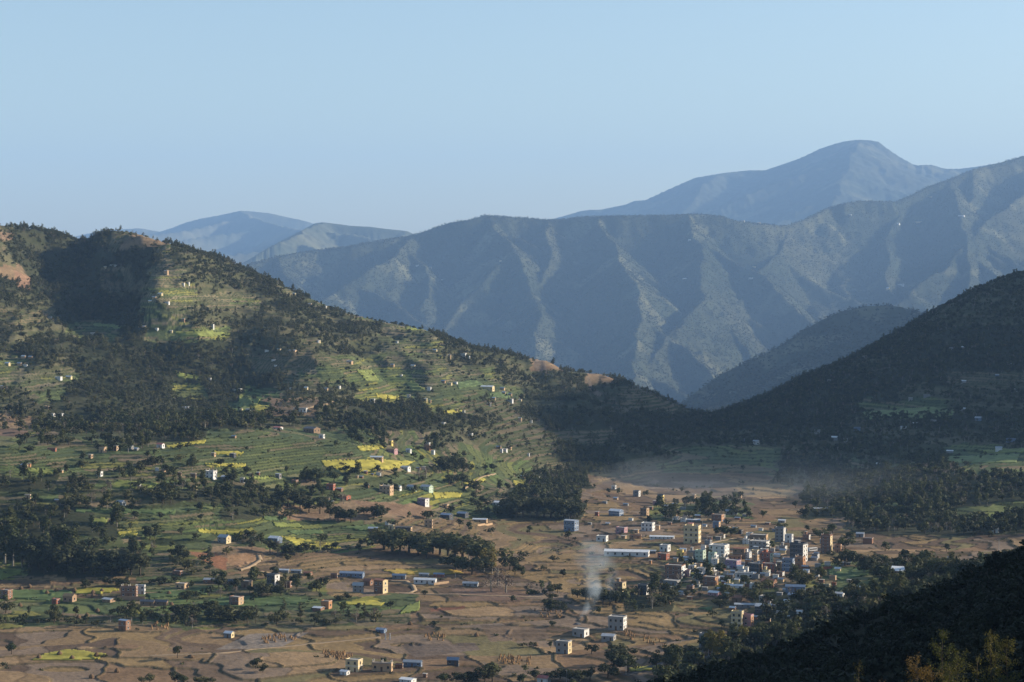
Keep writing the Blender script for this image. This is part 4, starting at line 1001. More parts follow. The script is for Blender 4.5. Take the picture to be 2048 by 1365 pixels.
def building(px, py, w, h, wall, roof, label, storeys=1, cat='house', name=None, a=None, side=None, depth=.75, extra='', group=None, ymin=950, at=None):
    """px, py: foot of the building in the photograph; w, h: its size there in photo pixels"""
    global NB
    c = at or cast(px, py, ymin)
    if c is None: print('no ground for', label); return
    NB += 1
    g = random.Random(int(px * 7 + py * 13))
    Yd = c[1]; mpp = Yd / F
    a = math.radians(g.uniform(18, 34) if a is None else a)
    W = w * mpp; Hh = h * mpp
    L = W / (math.cos(a) + depth * math.sin(a)); D = L * depth
    if roof in ('gable', 'hip'): roof = 'tin'
    if name in (None, 'house') and cat == 'house':
        if ' hut' in label: name = cat = 'hut'
        elif group and (group == Hm or 'slope' in group or 'hill' in group or 'peak' in group or 'terraces' in group or 'left wood' in group): name = cat = 'farmhouse'
    e = bpy.data.objects.new(name or 'house', None); COL.objects.link(e)
    zb = min(float(ground(c[0] + dx, Yd + dy)) for dx in (-L / 3, L / 3) for dy in (0, D)) if at is None else c[2]
    e.location = (c[0], Yd + (L * math.sin(a) + D * math.cos(a)) / 2, 0)
    zb = c[2]; e.location.z = zb; e.rotation_euler = (0, 0, -a)
    e['px'] = float(px); HOUSES.append(e)
    # local: front faces -y and turns towards the lower left, right face catches the sun
    tag(e, label, cat, group or 'houses of the valley')
    pitched = roof in ('tin', 'whitetin', 'bluetin', 'rust', 'thatch', 'redtin', 'slate')
    hw = Hh * (.74 if pitched and Hh < L * .9 else .93)
    wm = WM[wall]
    V, Q = [], []; box(V, Q, -L/2, L/2, -D/2, D/2, -3.0, hw)
    idx = [0] * 6; mats = [wm]
    if side: mats.append(WM[side]); idx[3] = 1  # right wall has its own colour, often paler to paint in sunlight
    if pitched and 'shed' not in extra:
        rh = Hh - hw; o = len(V)
        V += [(-L/2, 0, hw + rh), (L/2, 0, hw + rh)]
        Q += [(4, 7, o), (5, o + 1, 6)]; idx += [0, 1 if side else 0]
    me = pymesh('wall', V, Q, mats, idx); o_ = bpy.data.objects.new('wall', me); COL.objects.link(o_); o_.parent = e
    if pitched:
        V, Q = [], []; ov = .35; t = .12
        if 'shed' in extra:
            z0, z1 = hw + .02, Hh
            V = [(-L/2-ov,-D/2-ov,z0),(L/2+ov,-D/2-ov,z0),(L/2+ov,D/2+ov,z1),(-L/2-ov,D/2+ov,z1)]; V += [(x,y,z+t) for x,y,z in V]
            Q = [(0,3,2,1),(4,5,6,7),(0,1,5,4),(1,2,6,5),(2,3,7,6),(3,0,4,7)]
            box(V, Q, -L/2 + .01, L/2 - .01, D/2 - .15, D/2 - .01, hw - .1, Hh - .1)
        else:
            rh = Hh - hw; k = rh / (D / 2); zl = hw - ov * k + .03; zt = Hh + .03
            for s in (-1, 1):
                o = len(V); y = s * (D / 2 + ov)
                V += [(-L/2-ov, y, zl), (L/2+ov, y, zl), (L/2+ov, 0, zt), (-L/2-ov, 0, zt), (-L/2-ov, y, zl + t), (L/2+ov, y, zl + t), (L/2+ov, 0, zt + t), (-L/2-ov, 0, zt + t)]
                Q += [tuple(o + i for i in f) for f in ((0,3,2,1),(4,5,6,7),(0,1,5,4),(1,2,6,5),(2,3,7,6),(3,0,4,7))]
        r_ = bpy.data.objects.new('roof', pymesh('roof', V, Q, [RM[roof]])); COL.objects.link(r_); r_.parent = e
    else:
        V, Q = [], []; ov = .3; box(V, Q, -L/2-ov, L/2+ov, -D/2-ov, D/2+ov, hw + .01, hw + .2)
        r_ = bpy.data.objects.new('roof', pymesh('roof', V, Q, [RM.get(roof, RM['slab'])])); COL.objects.link(r_); r_.parent = e
        pz = hw + .21; ph = max(.35, Hh - hw)
        if w > 13:
            V, Q = [], []
            for b in ((-L/2, L/2, -D/2, -D/2+.18), (-L/2, L/2, D/2-.18, D/2), (-L/2, -L/2+.18, -D/2+.19, D/2-.19), (L/2-.18, L/2, -D/2+.19, D/2-.19)): box(V, Q, b[0], b[1], b[2], b[3], pz, pz + ph)
            p_ = bpy.data.objects.new('parapet', pymesh('parapet', V, Q, [wm])); COL.objects.link(p_); p_.parent = e
    if storeys > 1 and w > 13:
        V, Q = [], []
        for s in range(1, storeys):
            z = hw * s / storeys; box(V, Q, -L/2 - .22, L/2 + .22, -D/2 - .22, -D/2 - .003, z, z + .22); box(V, Q, L/2 + .003, L/2 + .22, -D/2, D/2, z, z + .22)
        o_ = bpy.data.objects.new('floor_band', pymesh('floor_band', V, Q, [WM['white'] if wall in ('white', 'green', 'cream', 'blue') else WM['concrete']])); COL.objects.link(o_); o_.parent = e
    wn_ = WIN['white' if wall in ('brick', 'red', 'green', 'blue', 'pink', 'purple') else ('dark' if wall in ('white', 'cream') else 'wood')]
    sh = hw / storeys
    if w >= 9 and 'blind' not in extra:
        nf = max(1, min(6, int(L / 3.4))); ns = max(1, min(3, int(D / 3.6)))
        if w < 14: nf = min(nf, 2); ns = 1
        sc = min(1.25, sh / 3.0)
        for s in range(storeys):
            for i in range(nf):
                x = -L/2 + L * (i + .5) / nf; zz = s * sh + sh * .34
                if s == 0 and i == nf // 2:
                    d_ = bpy.data.objects.new('door', DOOR); COL.objects.link(d_); d_.parent = e; d_.location = (x, -D/2 - .01, 0); d_.scale = (sc, 1, sc); continue
                w_2 = bpy.data.objects.new('window', wn_); COL.objects.link(w_2); w_2.parent = e; w_2.location = (x, -D/2 - .02, zz); w_2.scale = (sc, 1, sc)
            for i in range(ns):
                y = -D/2 + D * (i + .5) / ns; zz = s * sh + sh * .34
                w_2 = bpy.data.objects.new('window', wn_); COL.objects.link(w_2); w_2.parent = e; w_2.location = (L/2 + .02, y, zz); w_2.rotation_euler = (0, 0, math.pi / 2); w_2.scale = (sc, 1, sc)
    if 'posts' in extra:
        for i in range(max(2, min(5, int(L / 3)))):
            for s in (-1, 1):
                p_ = bpy.data.objects.new('column', POST); COL.objects.link(p_); p_.parent = r_
                p_.location = (-L/2 + .4 + (L - .8) * i / (max(2, min(5, int(L / 3))) - 1), s * (D/2 - .4), hw + .2); p_.scale = (1.2, 1.2, 1.1)
    if 'balcony' in extra:
        for s in range(1, storeys):
            V, Q = [], []; z = hw * s / storeys; box(V, Q, L/2 + .23, L/2 + 1.4, -D/2, D/2, z - .1, z + .1); box(V, Q, L/2 + 1.28, L/2 + 1.4, -D/2, D/2, z + .1, z + 1.0); box(V, Q, L/2 + .23, L/2 + 1.27, -D/2, -D/2 + .12, z + .1, z + 1.0)
            o_ = bpy.data.objects.new('balcony', pymesh('balcony', V, Q, [WM['white']])); COL.objects.link(o_); o_.parent = e
    if 'stair' in extra:
        V, Q = [], []; box(V, Q, -L/4, L/4 * .2, -D/4, D/4, hw + .2, hw + 2.7)
        sh_ = bpy.data.objects.new('stair_head', pymesh('stair_head', V, Q, [wm])); COL.objects.link(sh_); sh_.parent = e
        V, Q = [], []; box(V, Q, -L/4 - .3, L/4 * .2 + .3, -D/4 - .3, D/4 + .3, hw + 2.71, hw + 2.85)
        o_ = bpy.data.objects.new('stair_roof', pymesh('stair_roof', V, Q, [RM['redtin'] if 'redtop' in extra else RM['slab']])); COL.objects.link(o_); o_.parent = sh_
    if 'tank' in extra:
        v, q = tube([(0, 0, 0), (0, 0, 1.2), (0, 0, 1.25)], [.65, .65, .2], 10)
        o_ = bpy.data.objects.new('water_tank', pymesh('water_tank', [tuple(x) for x in v], q, [WM['dark'] if g.random() < .5 else WM['blue']])); COL.objects.link(o_); o_.parent = e; o_.location = (L/4, D/5, hw + .2)
    return e

B = building
T_ = 'houses of the town'; Fm = 'farmhouses of the lower fields'; Hm = 'hamlets on the middle terraces'
# --- lower fields
for r in [
 (447,1088,26,17,'concrete','tin','grey gabled house with a pale sunlit end beside the yellow plot',2), (549,1087,28,13,'blue','whitetin','blue house with two white tin roofs among dark trees',1),
 (567,1146,22,7,'grey','whitetin','left half of the long white tin shed below the cut bank',1), (592,1147,22,7,'grey','tin','right half of the long tin shed below the cut bank',1), (615,1152,18,8,'brick','rust','low brick hut with a rusty roof left of the brown mound',1),
 (424,1168,36,10,'brick','tin','long low brick shed with a grey roof in the left fields',1), (460,1171,20,11,'brick','slate','dark brick hut between the long brick shed and the tall white house',1), (492,1177,22,14,'brown','slab','dark flat house with a sunlit end left of the tall white house',1),
 (545,1178,26,29,'dark','slab','tall white house with a shaded dark front and bright sunlit side in the left fields',3), (576,1176,14,12,'brick','slab','small brick hut right of the tall white sided house',1), (471,1212,29,17,'brick','slab','flat roofed brick block standing alone on the green plot',2),  # dark wall of the tall house paints shade onto its front
 (652,1219,22,16,'orange','slab','orange brick hut above a white roofed porch',1), (636,1223,24,8,'brick','whitetin','low porch with a white roof in front of the orange brick hut',1), (703,1156,50,11,'blue','bluetin','long shed with a blue roof at lower centre',1),
 (668,1157,14,9,'brick','slab','small brick hut at the left end of the blue shed',1), (716,1185,22,19,'concrete','tin','grey house with a rounded gable right of the blue shed',2), (736,1172,20,13,'brick','rust','brick house behind the grey gabled farmhouse',1),
 (761,1188,28,28,'brick','rust','big brick farmhouse with a rusty gable and cream end',2), (798,1159,28,10,'grey','bluetin','low shed with a pale blue roof right of the brick farmhouse',1), (850,1169,46,11,'white','whitetin','long white shed with a bright tin roof in the central field',1),
 (848,1154,20,7,'grey','tin','small grey roof behind the long white shed, left one',1), (878,1155,22,8,'red','bluetin','small blue roof behind the long white shed, right one',1), (941,1175,32,10,'concrete','tin','isolated long grey shed with white end posts',1),
 (457,1277,20,13,'grey','whitetin','lone hut with a white roof on the grey stubble',1), (762,1267,22,9,'blue','bluetin','tiny blue hut beside two white gate posts',1), (689,1351,20,9,'white','whitetin','white roofed lean-to in front of the cream house at the bottom edge',1),
 (707,1345,34,24,'cream','slab','cream two storey house with dark left wall at the bottom edge',2), (764,1344,42,17,'tan','slab','unfinished tan house with a row of bare columns on its roof',1), (798,1338,16,9,'brick','slab','low brick hut right of the unfinished column house',1),
 (825,1335,38,13,'blue','tin','long grey blue shed with two tin roofs at the bottom',1), (10,1199,24,18,'brick','slab','brick farmhouse cut by the left edge',2), (137,1206,26,17,'mud','thatch','mud house with a thatched roof in the left yard',1),
 (110,1209,16,10,'red','slab','small red brick ruin left of the mud house',1), (257,1196,34,22,'brick','slab','large unfinished brick house with white columns',2), (280,1189,20,18,'white','slab','white top storey joined to the large unfinished brick house',2),
 (247,1263,24,22,'brick','bluetin','brick cottage with a blue grey hipped roof on the bank',2), (354,1151,20,8,'brick','slab','low brick hut under the left cut bank',1), (362,1180,26,12,'tan','slab','low tan and white hut at the end of the footpath',1),
 (294,1212,30,11,'brown','slate','dark pitched roof left of the twin sheds under the farmyard',1), (322,1212,26,11,'brown','slate','dark pitched roof right of the twin sheds under the farmyard',1), (215,1206,26,8,'mud','tin','low tin roof hut beside the mud house',1),
 (1162,1277,34,17,'concrete','slab','low concrete house with a white sunlit end near the smoke',1), (1218,1283,30,13,'concrete','tin','low grey house right of the concrete one near the smoke',1), (1236,1262,38,27,'concrete','slab','two storey bare concrete house with open sunlit bays',2),
 (1128,1309,32,25,'concrete','slab','two storey grey house with a cream sunlit side below the smoke',2), (906,1332,24,16,'dark','bluetin','dark box shed standing alone at the bottom centre',1), (815,1367,34,8,'white','whitetin','flat white roof cut by the bottom edge',1),
 (850,1356,9,8,'brick','slab','tiny brick kiln at the bottom edge',1), (1088,1368,28,14,'white','redtin','white hut with a red roof at the bottom edge',1)]:
    ex = ''
    if 'columns' in r[6]: ex = 'posts'
    if 'thatched' in r[6] or 'hipped' in r[6]: ex = ''
    side = {545: 'white', 447: 'cream', 492: 'tan', 761: 'cream', 707: 'cream', 1128: 'cream', 1162: 'white', 1236: 'white', 941: 'white', 457: 'cream', 471: 'tan'}.get(r[0])  # paler right ends: sunlight put into the wall colour
    dp = .3 if ('long' in r[6] or 'shed' in r[6]) else .75
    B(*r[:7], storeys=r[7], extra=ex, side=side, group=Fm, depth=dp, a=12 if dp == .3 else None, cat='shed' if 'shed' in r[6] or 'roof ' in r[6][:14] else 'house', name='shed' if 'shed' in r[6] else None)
# --- town
TOWN = [
 (1240,1186,26,21,'brown','slab','brown house with a cream end above the hedge',2,'stair','cream'), (1287,1191,22,21,'dark','slab','dark cube shaped house outlined by white edges',2,'','white'), (1263,1191,16,10,'dark','slab','low dark annex between two houses above the hedge',1,'',None),
 (1352,1160,42,28,'brick','slab','dark brick three storey block with white balconies at the street corner',3,'balcony','white'), (1345,1172,34,9,'grey','slab','low grey shop under the dark brick corner block',1,'',None), (1255,1114,92,12,'white','whitetin','very long low shed with a white roof west of the street',1,'long',None),
 (1328,1121,24,13,'red','slab','red brick hall at the right end of the very long shed',1,'','red'), (1361,1114,15,13,'yellow','slab','small yellow house behind the red brick hall',1,'',None), (1331,1104,22,13,'white','slab','white house with a dark front behind the very long shed',1,'','white'),
 (1296,1108,34,7,'dark','tin','low dark shed behind the very long white roof',1,'long',None), (1301,1129,6,8,'orange','slab','tiny orange kiosk alone on the stepped fields',1,'','orange'), (1386,1087,36,34,'cream','slab','cream three storey house with red roof pieces',3,'stair redtop tank','cream'),
 (1440,1117,42,25,'white','slab','long white three storey school with dark windows',3,'','white'), (1402,1126,22,24,'green','slab','grey green house at the left of the long white school',3,'tank',None), (1426,1131,18,25,'green','slab','pale green house with stacked balconies in front of the school',4,'balcony','white'),
 (1482,1119,30,22,'brown','rust','brown gabled house right of the long white school',2,'',None), (1470,1121,28,9,'orange','slab','row of orange and cream shops under the brown gabled house',1,'long',None), (1468,1139,32,17,'purple','slab','purple fronted house with a pink striped sunlit end',2,'','pink'),
 (1497,1131,13,11,'orange','slab','small orange house right of the purple fronted one',1,'',None), (1535,1126,26,20,'red','slab','red house with a pale green front by the street bend',2,'stair','green'), (1512,1146,30,18,'dark','slab','dark two storey house below the small orange house',2,'tank','tan'),
 (1540,1145,28,17,'red','slab','red brick house left of the blue glass building',2,'','tan'), (1560,1143,13,20,'tan','slab','narrow tan house against the blue glass building',2,'',None), (1578,1144,26,25,'blue','slab','blue glass fronted building in the middle of town',3,'',None),
 (1602,1137,22,22,'orange','slab','orange brick house with an uneven top below the white tower',2,'posts','orange'), (1600,1125,36,37,'dark','slab','white four storey tower house with a shaded dark front and brilliant sunlit side',4,'stair','white'), (1490,1158,38,11,'white','slab','low white building with a row of windows under the street',1,'long',None),  # tower's dark wall colour stands in for shade on its front
 (1494,1149,8,15,'white','slab','white stair tower on the low white building',1,'blind',None), (1423,1172,32,17,'brick','slab','orange brick house with a dark front below the street',2,'','orange'), (1522,1099,44,15,'concrete','slab','grey concrete frame building above the street',2,'posts','white'),
 (1520,1086,38,15,'brown','slab','olive brown house with a pale roof edge above the concrete frame',1,'','tan'), (1500,1078,15,11,'white','slab','small white box on the left of the olive brown house',1,'',None), (1562,1084,22,28,'grey','slab','white and grey four storey apartment house at the back of town',4,'tank','white'),
 (1579,1086,18,16,'white','slab','lower white wing right of the four storey apartment house',2,'',None), (1470,1179,34,9,'white','whitetin','low sheds with white tin roofs below the street',1,'long',None), (1592,1184,40,13,'blue','bluetin','long blue shed below the orange brick houses',1,'long',None),
 (1589,1199,24,11,'grey','bluetin','blue grey roofed hut under the long blue shed',1,'',None), (1540,1177,34,17,'brick','rust','brick barn with a rusty roof right of the white tin sheds',1,'',None), (1535,1209,30,15,'concrete','slab','grey walled court at the lower side of town',1,'blind',None),
 (1430,1194,26,10,'pink','whitetin','low pinkish house under the orange brick house',1,'',None), (1476,1206,22,13,'brown','rust','brown gabled hut among trees at the lower side of town',1,'',None), (1498,1216,56,7,'grey','tin','very long grey roof below the brown gabled hut',1,'long',None),
 (1530,1227,38,17,'dark','tin','dark house with a light roof above the stepped cream house',2,'',None), (1476,1268,26,44,'cream','slab','stepped cream apartment house, tall left part',4,'tank','cream'), (1496,1264,26,33,'pink','slab','stepped cream apartment house, pink sunlit right part',3,'','orange'),
 (1413,1304,28,35,'grey','slab','pale blue four storey block among poplars at the slope foot',4,'tank','white'), (1655,1108,24,37,'brick','slab','tall brick tower house with ragged cream sunlit side',5,'posts','cream'), (1677,1106,15,16,'orange','slab','small orange block leaning on the tall brick tower house',2,'','orange'),
 (1738,1089,22,12,'brick','slab','low brick ruin right of the tall brick tower house',1,'blind',None), (1722,1075,18,9,'grey','tin','grey roofed hut behind the low brick ruin',1,'',None), (1773,1144,20,15,'brick','whitetin','brick hut with a pale gable left of the brick hall',1,'',None),
 (1809,1158,52,19,'brick','whitetin','large brick hall under a broad white roof near the black slope',1,'',None), (1690,1131,24,7,'grey','tin','grey tin roof above the bright green plot',1,'long',None), (1681,1195,20,9,'white','whitetin','small shed with a flat white roof under the green plot',1,'',None),
 (1660,1208,24,6,'grey','tin','low grey roof just below the small white roofed shed',1,'long',None), (1669,1172,9,7,'red','rust','tiny red roofed hut under the green plot',1,'',None), (1902,1124,14,9,'blue','bluetin','small blue roofed hut on the right edge trees',1,'',None),
 (1838,1119,10,8,'cream','slab','tiny cream hut beyond the brick hall',1,'',None), (1815,1120,14,8,'brick','whitetin','tiny brick hut with a white roof beyond the brick hall',1,'',None), (1992,1067,15,9,'white','slab','white hut at the far right below the lime plot',1,'',None),
 (1143,1064,30,23,'blue','tin','blue house with a wide grey gable left of town',2,'',None), (1244,1067,24,11,'pink','slab','low pinkish house in the middle of the upper fields',1,'',None), (1273,1067,11,7,'tan','slab','tiny tan hut left of the white three storey house',1,'',None),
 (1297,1063,28,16,'white','slab','white house with four dark windows in the upper fields',2,'','white'), (1316,1060,9,9,'tan','slab','tan annex right of the white house in the upper fields',1,'blind',None), (1205,1084,24,11,'white','slab','low white and blue house on the field terraces',1,'',None),
 (1290,1032,18,15,'brown','slab','brown two storey house in the upper fields',2,'','tan'), (1233,1033,30,13,'blue','whitetin','blue house with stacked white roofs left of the brown one',2,'',None), (1194,1032,9,8,'red','slab','tiny reddish hut left of the blue house with white roofs',1,'',None),
 (1345,1038,26,15,'tan','slab','tan unfinished house with posts in the upper town',2,'posts','tan'), (1352,1041,14,6,'white','slab','tiny white shed in front of the tan unfinished house',1,'',None), (1322,1007,14,17,'dark','slab','dark house with a tan tower side at the top of town',3,'','yellow'),
 (1312,1011,12,9,'pink','slab','small pinkish house below the tan tower side',1,'',None), (1274,994,15,12,'grey','slab','grey house with a white sunlit edge in the far fields',2,'','white'), (1388,997,9,8,'tan','slab','tiny tan hut above the dark clump in the far fields',1,'',None),
 (1412,1014,20,14,'grey','slab','grey house hidden in the dark clump of the upper town',2,'',None), (1478,997,13,8,'tan','slab','tiny tan hut at the right of the far fields',1,'',None), (1437,1044,26,14,'brick','slab','brick house with an orange sunlit side in the upper town',2,'','orange'),
 (1434,1057,16,13,'blue','slab','small blue fronted house under the orange sided one',1,'','tan'), (1382,1045,40,6,'grey','whitetin','long white tin roofs in the upper town',1,'long',None), (1464,1030,24,10,'concrete','tin','long grey school roof in the upper town',1,'long',None), (1427,1026,26,7,'grey','tin','low grey roof left of the grey school',1,'long',None),
 (1271,1078,24,7,'orange','slab','row of orange doors on the field terrace',1,'long',None), (1325,1079,50,6,'white','whitetin','thin white roofed row left of the cream three storey house',1,'long',None), (1248,1078,12,6,'tan','slab','tiny tan hut left of the orange row',1,'',None),
 (1228,979,10,8,'white','slab','tiny white house at the far head of the fields',1,'',None), (1356,1028,8,5,'white','slab','tiny white hut behind the tan unfinished house',1,'',None), (1450,1098,14,9,'concrete','slab','small concrete hut on the upper side of the school',1,'',None),
 (1385,1145,16,13,'white','slab','white shop at the lower end of the street',2,'balcony','cream'), (1398,1140,14,11,'tan','slab','tan shop right of the white one at the lower end of the street',1,'',None), (1375,1154,14,13,'pink','slab','pink sided shop at the lowest corner of the street',2,'','white'),
 (1512,1124,14,13,'tan','slab','tan house between the brown gable and the red house',2,'',None), (1450,1136,14,9,'grey','slab','grey market stall row beside the street',1,'',None), (1440,1160,20,8,'grey','tin','grey tin roof on the lower side of the street',1,'long',None), (1462,1157,16,9,'dark','tin','dark shed left of the low white building',1,'',None),
 (1560,1065,30,6,'grey','slate','low slate roofs behind the apartment house',1,'long',None), (1648,1022,40,5,'grey','tin','faint long tin roof in the shade behind town',1,'long',None), (1565,1046,16,6,'grey','whitetin','pale tin roof at the shadow edge behind town',1,'',None), (1480,1069,14,8,'dark','slab','dark hut above the pale track embankment',1,'',None)]
for px, py, w, h, wall, roof, lb, st_, ex, side in TOWN:
    lg = 'long' in ex
    hall = 'hall under' in lb
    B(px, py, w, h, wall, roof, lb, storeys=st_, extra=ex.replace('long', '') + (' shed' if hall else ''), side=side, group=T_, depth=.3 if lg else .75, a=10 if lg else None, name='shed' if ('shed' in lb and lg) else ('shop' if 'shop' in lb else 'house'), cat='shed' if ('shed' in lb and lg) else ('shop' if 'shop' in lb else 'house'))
# --- hamlets on the middle terraces
HAMLET = [
 (589,969,14,8,'brick','slab','small brick house with a pale end below the green terraces'), (556,958,12,10,'grey','tin','grey blue hut on the edge of the green terraces'), (661,981,18,12,'red','slab','red brick house under the tall terrace trees'), (679,983,14,7,'brick','tin','low brick hut right of the red brick house'),
 (688,1000,26,9,'red','thatch','ruined red walls by the grove'), (655,1001,14,5,'tan','slab','low tan wall house left of the ruined red walls'), (772,989,28,16,'tan','slab','unfinished house with posts beside the mustard plots'), (795,981,16,9,'white','tin','pale hut right of the unfinished post house'),
 (823,982,20,11,'green','tin','grey green house left of the pair under the yellow plots'), (853,984,26,13,'green','tin','grey green house right of the pair under the yellow plots'), (846,1013,24,15,'purple','slab','purple house with a brilliant white edge'), (891,1017,14,7,'tan','slab','low tan hut right of the purple house'),
 (893,1039,26,11,'dark','bluetin','dark shed with a sky blue roof at the left of two'), (925,1036,24,11,'dark','bluetin','dark shed with a sky blue roof at the right of two'), (960,1045,30,7,'tan','whitetin','low tan row right of the blue roofs'), (857,1056,17,16,'tan','slab','tan cube shaped house alone on the brown slope'),
 (807,1066,34,11,'dark','slab','long dark block with a pale sunlit end'), (782,1059,12,9,'cream','slab','small cream hut left of the long dark block'), (746,1064,20,9,'brick','whitetin','brick hut with a white end left of the long dark block'), (774,1051,8,8,'white','slab','tiny white hut behind the long dark block'),
 (783,906,24,9,'pink','thatch','pink house of the hamlet under the wood'), (856,902,18,11,'orange','slab','orange house under a small white pavilion roof'), (817,906,12,8,'white','tin','white hut between the pink and orange houses'), (781,891,10,10,'yellow','slab','small yellow house behind the pink one'),
 (752,921,28,8,'tan','whitetin','low tan row in front of the pink house'), (866,910,8,9,'white','tin','tiny white hut below the orange house'), (856,890,10,5,'white','whitetin','white pavilion roof above the orange house'), (555,860,20,6,'white','redtin','white hut with a red roof on the knoll above the terraces'),
 (622,867,34,12,'brown','slate','dark group of roofs on the knoll above the terraces'), (643,877,12,8,'white','slab','pale hut right of the dark roofs on the knoll'), (600,825,28,8,'white','slab','long white school hut beside the hill lane'), (886,851,12,6,'white','slab','small white hut in the wood above the orange house'),
 (941,874,10,7,'white','slab','pair of white huts in the wood, near the slope foot'), (1003,906,6,8,'white','slab','thin white house at the upper edge of the grove'), (1057,913,5,6,'white','slab','tiny white hut at the end of the ridge fields'), (811,941,20,8,'white','tin','white hut among the mustard plots'),
 (1000,1013,30,9,'white','whitetin','whitish roofs half hidden left of the dense grove'), (94,819,14,6,'tan','slab','small tan hut above the twin white huts at the left'), (104,834,12,7,'white','slab','left of the twin white huts in the dark wood'), (122,834,11,7,'white','slab','right of the twin white huts in the dark wood'),
 (204,906,15,11,'tan','slab','tan house with a pale roof at the top of the left plots'), (230,903,12,11,'brick','slab','dark house with a tan end right of the pale roofed one'), (260,900,12,8,'concrete','whitetin','grey hut with a white roof left of the white red roofed hut'), (272,902,10,6,'concrete','whitetin','smaller grey hut beside the white roofed one'),
 (320,896,16,9,'white','redtin','white hut with a red roof at the end of the green terraces'), (103,902,18,7,'red','thatch','low red brown house at the upper left plots'), (180,918,10,9,'tan','slab','tiny tan and white house in the upper left plots'), (47,938,15,10,'tan','tin','tan house with a pale roof near the left edge'),
 (58,935,7,8,'orange','slab','orange annex of the tan house near the left edge'), (198,954,13,11,'white','slab','white cube house in the left grove'), (371,820,18,6,'grey','whitetin','pale roofed hut in the dark wood above the terraces'), (386,835,12,4,'grey','whitetin','lower pale roof in the dark wood above the terraces'),
 (421,958,23,15,'white','slab','white house with open posts under the green terraces'), (450,961,18,9,'grey','whitetin','grey roofed hut right of the white post house'), (484,966,9,11,'white','slab','narrow white house right of the grey roofed hut'), (386,955,12,8,'brown','slab','brown hut left of the white post house'), (358,952,9,7,'brown','slab','smaller brown hut left of the white post house'),
 (426,913,10,7,'tan','slab','tiny tan hut on the thin yellow strip'), (465,916,13,9,'dark','slab','dark hut in the middle of the green terraces'), (386,982,14,8,'cream','slab','cream hut with a dark front under the terraces'), (317,983,16,4,'grey','bluetin','low blue grey roof in the left grove'), (55,999,12,10,'tan','slab','tan house above the brown strip at the left'),
 (240,1014,20,12,'grey','tin','grey farmhouse with a white framed end in the left grove')]
for px, py, w, h, wall, roof, lb in HAMLET:
    lg = 'long' in lb or 'row' in lb
    B(px, py, w, h, wall, roof, lb, storeys=2 if h > 12 else 1, extra='posts' if 'posts' in lb or 'post house' in lb[:20] else '', group=Hm, depth=.35 if lg else .75, a=12 if lg else None, side='white' if 'white edge' in lb or 'white framed' in lb else ('tan' if 'tan end' in lb or 'pale sunlit' in lb else None))
# --- tiny houses of the slopes
def tiny(lst, where, grp, ymin, walls=('white', 'cream', 'tan', 'white'), L=None):
    for i, (px, py, w, h) in enumerate(lst):
        wall = walls[i % len(walls)]; roof = ('slab', 'whitetin', 'tin', 'slab')[i % 4]
        size = 'longish' if w > 11 else 'small'
        rn = {'slab': 'flat', 'whitetin': 'white tin', 'tin': 'grey tin'}[roof]
        at = None
        if L is not None:
            j = int(np.clip(np.searchsorted(L['px'], px), 1, len(L['px']) - 1)); pyy = YH + F * (H - L['z'][:, j]) / L['Y'][:, j]
            k = [k for k in range(len(pyy)) if pyy[k] <= py and L['sf'][k, 0] > 0] or [int(pyy.argmin())]
            k = min(k, key=lambda k: L['Y'][k, j])
            at = (float(L['X'][k, j]), float(L['Y'][k, j]), float(L['z'][k, j]))
        B(px, py, w, h, wall, roof, f'{size} {wall} house with a {rn} roof {where}', group=grp, ymin=ymin, depth=.5, at=at, extra='blind')
tiny([(226,534,16,4),(210,538,6,5),(332,550,10,9),(366,572,6,6),(376,570,6,6),(320,591,11,5),(308,598,9,5),(334,608,10,5),(458,562,6,5),(300,605,8,4)], 'among terraces under left peak', 'houses under the left peak', 2000)
tiny([(552,568,8,6),(588,591,7,5),(619,611,9,4),(636,686,5,5),(727,631,8,4),(778,643,13,7),(797,644,9,7),(848,655,6,6),(650,616,6,4)], 'near the left hill skyline', 'houses on the skyline of the left hill', 2000)
tiny([(313,663,8,7),(342,667,6,6),(284,657,18,5),(424,656,8,8),(99,638,9,5),(14,732,12,7),(38,732,10,7),(50,735,9,6),(116,761,15,7),(137,759,13,7),(4,781,9,9),(419,761,7,5),(474,784,20,6),(370,821,5,4)], 'in the left wood', 'houses in the left wood', 1800)
tiny([(534,705,10,5),(558,702,8,5),(585,705,16,5),(547,723,9,4),(551,734,6,4),(612,780,8,6),(652,781,8,5),(677,778,9,6),(582,780,7,5),(638,686,6,5),(699,727,14,5),(745,804,11,6),(817,797,7,8),(851,804,7,7),(860,807,5,7)], 'on the mid terraced slope', 'houses on the terraced slope', 1800)
tiny([(793,687,7,5),(870,704,9,5),(899,717,6,7),(925,715,17,8),(936,718,8,6),(826,735,9,5),(785,734,8,6),(802,754,6,5),(858,782,9,8),(975,780,28,8),(1005,781,10,6),(1021,806,12,8),(978,812,9,6),(1041,805,6,6),(1040,843,7,7),(1062,846,6,5)], 'right on the terraced slope', 'houses on the right of the slope', 1800)
tiny([(1905,701,11,6),(1927,698,9,5),(2028,731,10,4),(1729,717,8,5),(1663,765,16,5),(1928,767,12,6),(1995,754,8,5),(1822,802,9,7),(1857,795,18,5),(1927,823,10,7),(1958,843,14,9),(2035,784,12,6)], 'high on the right hillside', 'houses high on the right hillside', 1900, ('grey', 'concrete', 'blue', 'concrete'))
tiny([(1868,849,12,9),(1831,856,9,10),(1808,859,12,6),(1715,863,14,8),(1638,869,16,9),(1670,882,13,9),(1513,890,13,9),(1493,885,9,7),(1692,885,8,8),(1901,907,14,6),(1999,902,14,8),(2024,885,20,7),(1738,947,7,5),(1757,932,8,6)], 'low on the right hillside', 'houses at the foot of the right hillside', 1700, ('concrete', 'grey', 'white', 'blue'))
